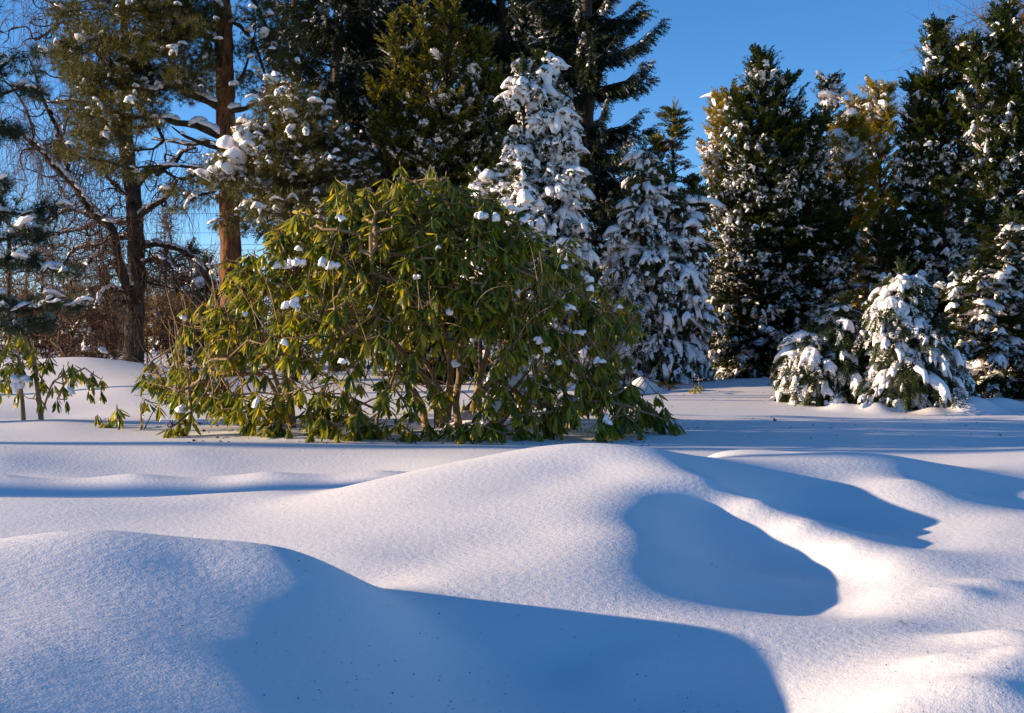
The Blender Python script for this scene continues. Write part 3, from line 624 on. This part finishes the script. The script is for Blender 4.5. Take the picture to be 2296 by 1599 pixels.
def bare_tree(px, d, top, seed, label, spread=1.0, n=60, name='bare_tree', m='far_twig', tr=.12, group=None, zb=.25, fine=700, sag=0.):
    r = rng(seed); root = new_tree(name, px, d, label, group=group); b = np.array(root.location); t = P(px, top, d); H = t[2] - b[2]
    q = r.random(n) ** .8; R = spread * H * .32; a = r.uniform(0, 6.28, n); rad = R * np.sqrt(r.random(n)) * np.sin(np.pi * np.clip(.15 + q * .8, 0, 1))
    C = b + np.stack([rad * np.cos(a), rad * np.sin(a), H * (zb + (1 - zb) * q)], 1)
    bW = MB(); A, par, tips = grow(C, [b + (0, 0, H * f) for f in np.linspace(0, .75, 14)], r, .5, .12, .35, -.03)
    par[1:14] = np.arange(13); wood_from(bW, A, par, tips, .012 * H / 6, .5, tr, 5)
    bT = MB(); A2, B2, r2 = twigs_from(r, A[14:], fine, H * .16, H * .03, .5, sag, 1., .5); edge_tubes(bT, A2.reshape(-1, 3), B2.reshape(-1, 3), .0055 * d / 25 * r2.ravel(), .004 * d / 25 * r2.ravel(), 3)
    bW.build('trunk', M['dark_bark'], root); bT.build('crown', M[m], root)
bare_tree(2325, 31, -90, 91, 'bare brown treetop above the cypresses in the top right corner', 1.05, 110, fine=4200)
bare_tree(372, 66, 488, 92, 'slim bare poplar standing far off right of the birch', .28, 60, tr=.14, zb=.1, fine=900)
for k, (px, d, top, sp, n) in enumerate([(20, 52, 405, 1.3, 60), (95, 58, 560, 1.4, 50), (170, 50, 590, 1.3, 50), (235, 60, 545, 1.2, 50), (330, 56, 610, 1.1, 40), (410, 60, 560, 1.0, 50), (450, 48, 600, .9, 40)]):
    bare_tree(px, d, top, 100 + k, ['bare reddish tree far off at the left edge, tallest of its row', 'bare brown tree far off, second from the left edge', 'low bare brown tree far off under the birch limbs, left of its trunk', 'bare brown tree far off just left of the birch trunk',
        'low bare tree far off just right of the birch trunk', 'bare brown tree far off between birch and pine trunk', 'low bare tree far off touching the pine trunk'][k], sp, n, group='bare trees in the distance', fine=1100, zb=.1)

def far_spruce(px, d, top, R, seed, label):
    r = rng(seed); root = new_tree('spruce_tree', px, d, label, group='small spruces in the distance'); b = np.array(root.location); bF, bS, bW = MB(), MB(), MB(); q = P(px, top, d)
    tube(bW, [b, (b + q) / 2, q], [.12, .08, .02], 5)
    crown(bF, bS, bW, r, b, q, R, 90, .05, .8, (.1, .5), .3, .7, 7, SP, .5, .5, 60, (.12, .3), PAW, 1.2)
    finish(root, bW, bF, bS, 'spruce')
for k, (px, d, top, R) in enumerate([(235, 46, 628, 1.1), (425, 50, 560, .9), (462, 46, 590, 1.0), (398, 44, 640, .9), (1580, 40, 640, 1.4), (1990, 38, 520, 1.6)]):
    far_spruce(px, d, top, R, 120 + k, ['far spruce under the birch limbs, left of the trunk', 'far spruce with a pointed tip between birch and pine', 'far spruce touching the left side of the pine trunk', 'lowest far spruce right of the birch', 'far spruce seen low between the fir and the broad cypress', 'far spruce behind the golden thujas'][k])

def far_wood():
    r = rng(130); bT = MB(); n = 150; px = r.uniform(-500, 2700, n); d = r.uniform(70, 120, n); H = r.uniform(4, 8, n)
    for k in range(n):
        x = (px[k] - CX) / F * d[k]; b = np.array([x, d[k], .4]); h = H[k]
        s = b + np.stack([r.normal(size=40) * .12 * h, r.normal(size=40) * .12 * h, h * r.uniform(.05, .8, 40)], 1)
        edge_tubes(bT, b[None], b[None] + (0, 0, h * .8), [.12], [.04], 4)
        A, B, ra = twigs_from(r, s, 130, h * .3, h * .1, .4, 0, 1, .6); edge_tubes(bT, A.reshape(-1, 3), B.reshape(-1, 3), .03 * ra.ravel(), .02 * ra.ravel(), 3)
    tag(bT.build('far_wood', M['far_twig']), 'brown bare woodland on the far side of the snowfield', 'woodland', kind='stuff')
far_wood()

# ---- brown hedge and golden willow behind the left knoll
def twig_shrub(px, d, top, wpx, seed, label, n=170, leaf='dry_leaf', lf=620, name='brown_shrub', group='brown shrubs of the far hedge', m='twig', snow=0):
    r = rng(seed); x = (px - CX) / F * d; root = empty(name, (x, d, gz(x, d) - .05), label, 'shrub', group); b = np.array(root.location)
    H = P(px, top, d)[2] - b[2]; W = wpx / F * d * .5; q = r.random(n); C = b + np.stack([r.uniform(-1, 1, n) * W, r.normal(size=n) * W * .35, H * (.25 + .75 * q) * (1 - .2 * r.random(n))], 1)
    bW, bF, bS = MB(), MB(), MB(); A, par, tips = grow(C, [b + (W * k, 0, 0) for k in (-.5, -.25, 0, .25, .5)], r, .2, .04, .3)
    wood_from(bW, A, par, tips, .006, .4, .03, 3)
    A2, B2, r2 = twigs_from(r, A[5:], n * 5, .35, .09, .6, 0, 1, .2); edge_tubes(bW, A2.reshape(-1, 3), B2.reshape(-1, 3), .006 * r2.ravel(), .005 * r2.ravel(), 3)
    if lf:
        s = B2.reshape(-1, 3); s = s[r.integers(0, len(s), lf)]
        scatter(bF, *spray(1, 30, .5, .5, .2, .1), s, frames(r.normal(size=(lf, 3)) + (0, 0, -.5), roll=r.uniform(0, 6, lf)), r.uniform(.04, .085, lf))
    if snow:
        for c in C[r.integers(0, n, snow)]:
            bS = MB(); drop_snow(bS, r, c + r.normal(size=(3, 3)) * .03, r.normal(size=(3, 3)) * (1, 1, .1), .05, .07, .045); bS.build('snow_clump', M['snow'], root, lumpy=.012)
    bW.build('stems', M[m], root); 
    if lf: bF.build('dry_leaves', M[leaf], root, False)
for k, (px, d, top, wp) in enumerate([(20, 27, 690, 120), (110, 27.5, 705, 130), (185, 21.5, 660, 150), (255, 27.5, 690, 130), (345, 28.5, 655, 120), (415, 28, 670, 120), (470, 27.5, 690, 110), (590, 22, 650, 200), (760, 22, 640, 220)]):
    twig_shrub(px, d, top, wp, 140 + k, ['brown-leaved shrub of the hedge at the left edge', 'brown-leaved shrub of the hedge, second from the left edge', 'widest brown-leaved shrub left of the birch trunk, with snow on it', 'brown-leaved shrub against the left of the birch trunk', 'brown-leaved shrub just right of the birch trunk', 'brown-leaved shrub midway between birch and pine trunk',
       'brown-leaved shrub against the pine trunk', 'brown shrub glimpsed through the left of the big rhododendron', 'brown shrub glimpsed behind the middle of the big rhododendron'][k], 150, snow=6 if k in (2, 4) else 0)
twig_shrub(372, 34, 650, 110, 155, 'golden twiggy willow shrub far behind, right of the birch trunk', 200, None, 0, 'willow_shrub', None, 'willow')
twig_shrub(1485, 13.9, 800, 40, 156, 'thin bare sapling before the fir trunk, right of the rhododendron', 5, None, 0, 'sapling', None, 'willow')
# ---- rhododendrons: hanging evergreen leaves in whorls
def rhodo_leaf(seed, droop):
    r = rng(200 + seed); V, Q = [], []; ts = [0, .1, .3, .55, .8, .95, 1]; wd = [.012, .05, .12, .15, .115, .05, .004]
    for t, w_ in zip(ts, wd):
        y = t * (1 - .12 * droop * t); z = -droop * t * t * .45; w_ *= r.uniform(.92, 1.08)
        V += [[-w_, y, z - w_ * .55], [0, y, z], [w_, y, z - w_ * .55]]
    for i in range(len(ts) - 1):
        a = i * 3; Q += [[a, a + 1, a + 4, a + 3], [a + 1, a + 2, a + 5, a + 4]]
    return np.array(V), np.array(Q)
RL = [rhodo_leaf(k, .3 + .35 * k) for k in range(3)]
def bud_t():
    V, Q = [], []
    for t, w_ in ((0, .12), (.35, .2), (.75, .12), (1, .01)):
        for k in range(5): V.append([w_ * math.cos(k * 1.2566), t, w_ * math.sin(k * 1.2566)])
    for j in range(3):
        for k in range(5): Q.append([j * 5 + k, j * 5 + (k + 1) % 5, j * 5 + 5 + (k + 1) % 5, j * 5 + 5 + k])
    return np.array(V), np.array(Q)
BUD = bud_t()

def whorls(root, bL, bB, r, C, out, ll=.125, hang=(.25, 1.15), nl=(7, 12)):
    """a ring of leaves hanging from every shoot tip, with its bud on top"""
    n = len(C); k = r.integers(nl[0], nl[1], n); i = np.repeat(np.arange(n), k); m = len(i)
    a = r.uniform(0, 6.28, n)[i] + (np.concatenate([np.arange(q) / q for q in k])) * 6.28 + r.normal(size=m) * .25
    hg = r.uniform(*hang, n)[i] + r.normal(size=m) * .22
    D = np.stack([np.cos(a) * np.cos(hg), np.sin(a) * np.cos(hg), -np.sin(hg)], 1) + out[i] * .25
    U = np.stack([np.cos(a) * np.sin(hg), np.sin(a) * np.sin(hg), np.cos(hg)], 1)
    D = nrm(D); X = nrm(np.cross(D, U)); Z = np.cross(X, D); rl = r.normal(size=m) * .3
    X, Z = X * np.cos(rl)[:, None] + Z * np.sin(rl)[:, None], Z * np.cos(rl)[:, None] - X * np.sin(rl)[:, None]
    R = np.stack([X, D, Z], 2); sc = ll * r.uniform(.7, 1.2, m); p = C[i] + D * .012 + np.array([0, 0, 1]) * r.uniform(-.03, .01, m)[:, None]
    q = r.integers(0, len(RL), m)
    S = np.stack([sc * r.uniform(.55, 1.1, m), sc, sc * r.uniform(.7, 1.3, m)], 1)
    for j, (tv, tq) in enumerate(RL): scatter(bL, tv, tq, p[q == j], R[q == j], S[q == j])
    b = r.random(n) < .75
    Rb = frames(out[b] * .3 + (0, 0, 1) + r.normal(size=(b.sum(), 3)) * .15, up=(1, 0, 0)); Cb = C[b] + (0, 0, .002); sb = r.uniform(.022, .036, b.sum())
    order = np.argsort(Cb[:, 1])
    for q in order[:100]:
        one = MB(); scatter(one, *BUD, Cb[q][None], Rb[q][None], sb[q:q + 1]); one.build('flower_bud', M['bud'], root)
    q = order[100:]; scatter(bB, *BUD, Cb[q], Rb[q], sb[q])

def inside(px, py, poly):
    x, y = np.array(poly, float).T; res = np.zeros(len(px), bool); j = len(x) - 1
    for i in range(len(x)):
        c = ((y[i] > py) != (y[j] > py)) & (px < (x[j] - x[i]) * (py - y[i]) / (y[j] - y[i] + 1e-9) + x[i]); res ^= c; j = i
    return res

def big_rhododendron():
    d0 = 10.4; r = rng(300); cx = 930; x0 = (cx - CX) / F * d0
    root = empty('rhododendron', (x0, d0, gz(x0, d0) - .02), 'huge spreading rhododendron with hanging yellow-green leaves in the middle', 'shrub')
    poly = [(905, 388), (1010, 398), (1085, 440), (1195, 490), (1262, 548), (1320, 620), (1395, 650), (1425, 710), (1395, 800), (1415, 880), (1455, 905), (1475, 930), (1345, 990), (1315, 950), (1180, 965), (1130, 990), (960, 985), (840, 985), (700, 990),
            (560, 960), (450, 900), (400, 905), (318, 860), (325, 815), (400, 790), (385, 745), (440, 690), (495, 640), (520, 575), (640, 575), (600, 530), (650, 478), (735, 455), (745, 430), (830, 420)]
    N = 9000; px = r.uniform(310, 1480, N); py = r.uniform(385, 995, N); m = inside(px, py, poly)
    # the shell of a dome: leaves at its outside, bare stems in the low middle
    cxn = (px - 900) / 560; cyn = (py - 960) / 570; rad = np.sqrt(np.clip(cxn ** 2 + cyn ** 2, 0, 1.2)); dep = np.sqrt(np.clip(1.08 - rad ** 2, .02, 1)) * 1.35
    hole = np.exp(-(((px - 1010) / 260) ** 2 + ((py - 830) / 110) ** 2)) * .93 + np.exp(-(((px - 620) / 170) ** 2 + ((py - 845) / 70) ** 2)) * .75 + np.exp(-(((px - 880) / 330) ** 2 + ((py - 955) / 45) ** 2)) * .55
    hole = hole + np.exp(-(((px - 430) / 170) ** 2 + ((py - 800) / 110) ** 2)) * .3
    m &= r.random(N) > hole
    m &= vnoise(np.stack([px, py], 1) / 100, 77, .9, 2) + .55 * r.random(N) > -.02      # leafy clumps with gaps between
    px = px + r.normal(size=N) * 9; py = py + r.normal(size=N) * 9 - 14 * (r.random(N) < .12)
    px, py, dep = px[m], py[m], dep[m]; N = len(px)
    u = r.random(N); f = np.where(u < .62, -1 + .45 * r.random(N), np.where(u < .85, r.uniform(-.6, .4, N), r.uniform(.3, .9, N)))
    d = d0 + f * dep; keep = r.permutation(N)[:1800]; px, py, d = px[keep], py[keep], d[keep]
    C = np.stack([(px - CX) / F * d, d, CZ - (py - HY) / F * d], 1); C[:, 2] = np.maximum(C[:, 2], ground_z(C[:, 0], C[:, 1]) + .07)
    # the low skirt of shoots coming out of the snow
    low = [(402, 945, 9.7), (430, 920, 9.7), (415, 955, 9.7), (385, 958, 9.6), (540, 925, 9.8), (575, 915, 9.9), (620, 910, 10), (550, 950, 9.7), (600, 960, 9.5), (640, 965, 9.4), (625, 975, 9.4), (700, 960, 9.3), (715, 940, 9.4), (745, 968, 9.3), (690, 920, 9.6), (800, 970, 9.25), (815, 950, 9.4), (780, 930, 9.5),
           (905, 968, 9.3), (925, 975, 9.3), (960, 972, 9.3), (1080, 962, 9.4), (1110, 955, 9.4), (1130, 975, 9.2), (1170, 960, 9.4), (1210, 940, 9.6), (1225, 950, 9.6), (1340, 960, 9.4), (1370, 950, 9.4), (1345, 930, 9.5), (1400, 930, 9.6), (1430, 920, 9.8), (1450, 905, 10), (1465, 920, 10), (1440, 890, 10.1), (1478, 930, 9.9), (1425, 945, 9.7), (1500, 935, 9.9), (1515, 945, 9.9), (1488, 922, 10)]
    Lw = np.array([P(*q) for q in low]); Lw = np.concatenate([Lw, Lw + r.normal(size=Lw.shape) * (.05, .06, .04)]); Lw[:, 2] = np.maximum(Lw[:, 2], ground_z(Lw[:, 0], Lw[:, 1]) + .07)
    bW, bL, bB, bS = MB(), MB(), MB(), MB()
    # thick stems rising from the snow
    stems = [([(1032, 950), (1022, 900), (1030, 850), (1035, 760), (1040, 640)], 10.3, .034, .0), ([(985, 965), (998, 905), (975, 850), (940, 780), (920, 690)], 10.2, .024, -.1), ([(855, 975), (845, 940), (870, 880), (900, 790)], 9.9, .018, .1), ([(655, 905), (645, 850), (636, 790), (640, 700), (660, 600)], 10.8, .04, .0),
             ([(1085, 945), (1130, 890), (1165, 845), (1185, 790), (1230, 700), (1260, 620)], 10.2, .045, .2), ([(1110, 905), (1200, 850), (1260, 810), (1330, 760)], 10.6, .035, .2), ([(960, 960), (930, 880), (850, 800), (760, 720), (700, 640)], 10.4, .032, .1), ([(1000, 950), (1010, 820), (980, 700), (960, 580), (940, 480)], 10.6, .034, .0),
             ([(990, 955), (960, 860), (880, 760), (840, 650), (830, 520)], 10.5, .03, -.3), ([(1050, 940), (1080, 840), (1110, 720), (1130, 600)], 10.5, .03, -.2), ([(660, 890), (600, 850), (540, 840), (470, 850), (400, 880)], 10.8, .022, -.3), ([(655, 860), (590, 780), (520, 720), (470, 700)], 10.9, .022, .0), ([(1060, 945), (1150, 920), (1250, 905), (1350, 900), (1430, 915)], 10.2, .022, -.2), ([(1000, 955), (1080, 880), (1180, 750), (1290, 690), (1370, 680)], 10.4, .028, .3)]
    nodes = []
    for k, (pl, dd, rd, dl) in enumerate(stems):
        pts = [P(x, y, dd + dl * i) for i, (x, y) in enumerate(pl)]; pts[0][2] = min(pts[0][2], gz(pts[0][0], pts[0][1])) - .05
        p, q = tube(bW, pts, [rd, rd * .85, rd * .65, rd * .4], 7, .12, k, .07); nodes += list(p[::2])
        if k in (4, 5, 12): snow_on_limb(bS, r, p[:len(p) * 2 // 3], q, .85, 1.0, 1.1)
        if k in (3, 0, 9): snow_on_limb(bS, r, p[len(p) // 3:len(p) // 2], q[len(p) // 3:], .7, .9, 1)
    allC = np.concatenate([C, Lw]); A, par, tips = grow(allC, nodes, r, .16, .02, .3, .03); wood_from(bW, A, par, tips, .0042, .36, .022, 4)
    mid = np.array([x0, d0, .6]); out = nrm(allC - mid)
    whorls(root, bL, bB, r, allC, out, .118, (.3, 1.25), (6, 12))
    lowA = A[(A[:, 2] < 1.0) & (A[:, 2] > .25)]; A2, B2, r2 = twigs_from(r, lowA, 420, .55, .07, .16, -.03, .7, 1.1); edge_tubes(bW, A2.reshape(-1, 3), B2.reshape(-1, 3), .0055 * r2.ravel(), .005 * r2.ravel(), 3)
    # dry seed heads near the left tips
    q = np.where((allC[:, 0] < x0 - .9) & (r.random(len(allC)) < .3))[0]; bD = MB()
    for c in allC[q]: A2, B2, r2 = twigs_from(r, c[None] + (0, 0, .015), 9, .045, .015, .2, 0, 1, 1.2); edge_tubes(bD, A2.reshape(-1, 3), B2.reshape(-1, 3), .003, .004, 3)
    # caps of snow caught among the leaves
    cap = [(632, 600, .075), (655, 590, .07), (670, 592, .06), (725, 592, .07), (745, 598, .06), (650, 680, .085), (665, 690, .06), (763, 490, .05), (672, 558, .04), (1018, 815, .055), (1205, 760, .05), (1245, 768, .06), (1228, 785, .04), (1080, 485, .07), (1110, 490, .06), (1150, 470, .06), (1275, 690, .06), (1290, 700, .05), (1325, 628, .06), (1330, 668, .055), (1322, 650, .05),
           (1375, 635, .05), (1180, 490, .05), (1240, 565, .05), (1260, 600, .045), (1285, 580, .05), (1300, 745, .05), (1195, 560, .05), (405, 920, .06), (575, 905, .05), (1255, 815, .04), (410, 715, .04), (1350, 810, .05), (1390, 800, .05), (770, 810, .05), (1330, 895, .05), (1210, 500, .06), (1130, 450, .05), (1240, 520, .05), (1350, 700, .05), (640, 770, .05), (1005, 700, .04), (935, 620, .04), (1180, 620, .04), (1390, 690, .05), (985, 560, .04), (830, 690, .035), (555, 705, .035), (1360, 945, .05)]
    for q_, (x, y, w_) in enumerate(cap):
        if x > 1170 and q_ % 2: continue
        dm = np.hypot((allC[:, 0] / allC[:, 1] * F + CX) - x, (HY + (CZ - allC[:, 2]) / allC[:, 1] * F) - y); sel = np.where(dm < 40)[0]
        dd = allC[sel, 1].min() - .02 if len(sel) else d0 - 1; c = P(x, y, dd); kk = 4; w_ *= .72
        pp = c + r.normal(size=(kk, 3)) * w_ * np.array([.36, .22, .2]); bC = MB(); drop_snow(bC, r, pp, r.normal(size=(kk, 3)) * (1, .6, .15), w_ * r.uniform(.4, .7, kk), w_ * r.uniform(.45, .8, kk), w_ * r.uniform(.5, .8, kk), LUMP); bC.build('snow_clump', M['snow'], root, lumpy=.012)
    bW.build('stems', M['stem'], root); bL.build('foliage', M['rhodo'], root); bB.build('flower_buds', M['bud'], root)['kind'] = 'stuff'; bD.build('seed_heads', M['seed'], root); bS.build('snow_load', M['snow'], root, lumpy=.012)['kind'] = 'stuff'
big_rhododendron()

def small_rhododendron(name, d, tips_px, stems, seed, label, ll=.13, nl=(6, 11), cap=(), group=None, jit=.03, rep=1):
    r = rng(seed); x = (tips_px[0][0] - CX) / F * d; root = empty(name, (x, d, gz(x, d) - .02), label, 'shrub', group)
    C = np.array([P(px, py, d + r.normal() * .12) for px, py in tips_px for _ in range(rep)]); C += r.normal(size=C.shape) * jit; C[:, 2] = np.maximum(C[:, 2], ground_z(C[:, 0], C[:, 1]) + .06)
    bW, bL, bB, bS = MB(), MB(), MB(), MB(); nodes = []
    for k, (pl, rd) in enumerate(stems):
        pts = [P(a, b, d) for a, b in pl]; pts[0][2] = min(pts[0][2], gz(pts[0][0], pts[0][1])) - .04; p, q = tube(bW, pts, [rd, rd * .9, rd * .7], 7, .08, k, .06); nodes += list(p[len(p) // 2:])
    A, par, tp = grow(C, nodes, r, .1, .012, .3, .02); wood_from(bW, A, par, tp, .004, .36, .012, 4)
    whorls(root, bL, bB, r, C, nrm(C - C.mean(0) + (0, 0, .1)), ll, (.5, 1.35), nl)
    for (px, py, w_) in cap: bS = MB(); drop_snow(bS, r, P(px, py, d - .15) + r.normal(size=(3, 3)) * w_ * .5, r.normal(size=(3, 3)) * (1, 1, .1), w_, w_ * 1.1, w_ * .7, LUMP); bS.build('snow_clump', M['snow'], root, lumpy=.012)
    bW.build('stems', M['stem'], root); bL.build('foliage', M['rhodo'], root)
small_rhododendron('rhododendron', 11.2, [(30, 790), (55, 770), (75, 785), (20, 760), (40, 740), (95, 800), (15, 800), (60, 815), (85, 830), (110, 815), (35, 845), (15, 860), (50, 865), (75, 850), (105, 850), (120, 868), (140, 880), (150, 815), (158, 800), (125, 885), (165, 870), (190, 848), (200, 860), (195, 835), (225, 858), (5, 835), (70, 800), (45, 825), (25, 880)],
    [([(53, 945), (50, 900), (45, 860), (42, 800)], .022), ([(93, 942), (88, 900), (82, 860), (75, 800)], .024), ([(88, 900), (120, 855), (160, 840), (190, 825)], .009)], 310, 'young rhododendron on two bare stems at the left edge', ll=.1, cap=[(38, 862, .05), (50, 850, .04), (30, 868, .035), (160, 878, .03)], rep=2, jit=.05)
for k, (d, tips, stems, lab) in enumerate([(10.6, [(215, 930)], [([(214, 945), (214, 935)], .006)], 'lone brownish rhododendron tip barely out of the snow, left of the sprout clump'),
      (10.6, [(243, 942), (250, 935), (262, 915), (270, 925), (238, 948)], [([(245, 962), (246, 945)], .008), ([(262, 955), (262, 925)], .007)], 'low clump of hanging rhododendron sprouts in the left snow'),
      (10.5, [(326, 890), (355, 908), (317, 945), (335, 900)], [([(318, 960), (316, 930), (325, 895)], .007), ([(318, 940), (345, 920), (353, 908)], .005)], 'tall leggy rhododendron sprout with a yellow bud in the left snow'),
      (13.2, [(1556, 868), (1562, 862), (1572, 880)], [([(1555, 885), (1556, 868)], .006)], 'tiny green sprout on the snow crest before the broad cypress')]):
    small_rhododendron('rhododendron_sprout', d, tips, stems, 320 + k, lab, .12 if k < 3 else .09, (5, 9), group='rhododendron sprouts poking from the snow', jit=.012)

# ---- trees standing left of the view, whose shade falls across the snow
for k, (x, y, H, R) in enumerate([(-21, 9.75, 11, 1.2), (-24, 7.75, 12, 1.3), (-17, 11.6, 9, .9)]):
    r = rng(400 + k); root = empty('bare_tree', (x, y, gz(x, y) - .05), ['slender bare tree left of the view, nearest of three', 'slender bare tree left of the view, farthest of three', 'slimmest bare tree left of the view'][k], 'tree', 'trees left of the view')
    b = np.array(root.location); bW = MB(); tube(bW, [b, b + (.05, .03, H * .5), b + (0, 0, H)], [.17, .13, .03], 8, .1, k)
    n = 40; C = b + np.stack([r.normal(size=n) * R, r.normal(size=n) * R, H * r.uniform(.6, 1.05, n)], 1); A, par, tips = grow(C, [b + (0, 0, H * f) for f in np.linspace(.3, .95, 10)], r, .4, .08, .3); wood_from(bW, A, par, tips, .01, .45, .04, 4)
    bW.build('trunk', M['dark_bark'], root)

# ---- overhead cables far behind, and litter on the snow
for k, y in enumerate((513, 540, 552, 470)):
    bC = MB(); a, c = P(-600, y - 3, 75), P(1000, y + 4, 75); tube(bC, [a, (a + c) / 2 - (0, 0, .25), c], [.012, .012], 4, step=2.)
    tag(bC.build('overhead_cable', M['dark_bark']), ['overhead cable crossing the far sky behind the birch, second from the top', 'overhead cable far behind the birch, second from the bottom', 'lowest overhead cable far behind the birch', 'topmost overhead cable far behind the birch'][k], 'cable', 'cables crossing the far sky')
def litter():
    r = rng(500); n = 1500; u = r.uniform(-.42, .42, n); y = np.exp(r.uniform(math.log(2.0), math.log(9), n)); x = u * y; p = np.stack([x, y, ground_z(x, y) + .0015], 1); b = MB()
    scatter(b, *spray(1, 30, .5, .5, .2, .1), p, frames(r.normal(size=(n, 3)) * (1, 1, .1), roll=r.normal(size=n) * .4), r.uniform(.0025, .006, n))
    q = np.array([P(2012, 1394, 3.3), P(412, 1376, 2.5), P(15, 1014, 8.6), P(1172, 988, 9.5)]); q[:, 2] = ground_z(q[:, 0], q[:, 1]) + .004
    scatter(b, *spray(2, 30, .5, .2, .2, .1), q, frames(r.normal(size=(4, 3)) * (1, 1, .1)), [.03, .012, .05, .05])
    n = 420; px = r.uniform(420, 1480, n); d = r.uniform(9.0, 11.2, n); x = (px - CX) / F * d; q = np.stack([x, d, ground_z(x, d) + .004], 1)
    scatter(b, *spray(1, 30, .5, .5, .2, .1), q, frames(r.normal(size=(n, 3)) * (1, 1, .15), roll=r.normal(size=n) * .5), .012 + .045 * r.random(n) ** 3)
    n = 260; px = r.uniform(1350, 2350, n); d = r.uniform(9.5, 14.5, n); x = (px - CX) / F * d; q = np.stack([x, d, ground_z(x, d) + .004], 1)
    scatter(b, *spray(1, 30, .5, .5, .2, .1), q, frames(r.normal(size=(n, 3)) * (1, 1, .15), roll=r.normal(size=n) * .5), .01 + .04 * r.random(n) ** 4)
    tag(b.build('litter', M['seed'], None, False), 'dark specks of bark and seed scattered over the snow', 'litter', kind='stuff')
litter()
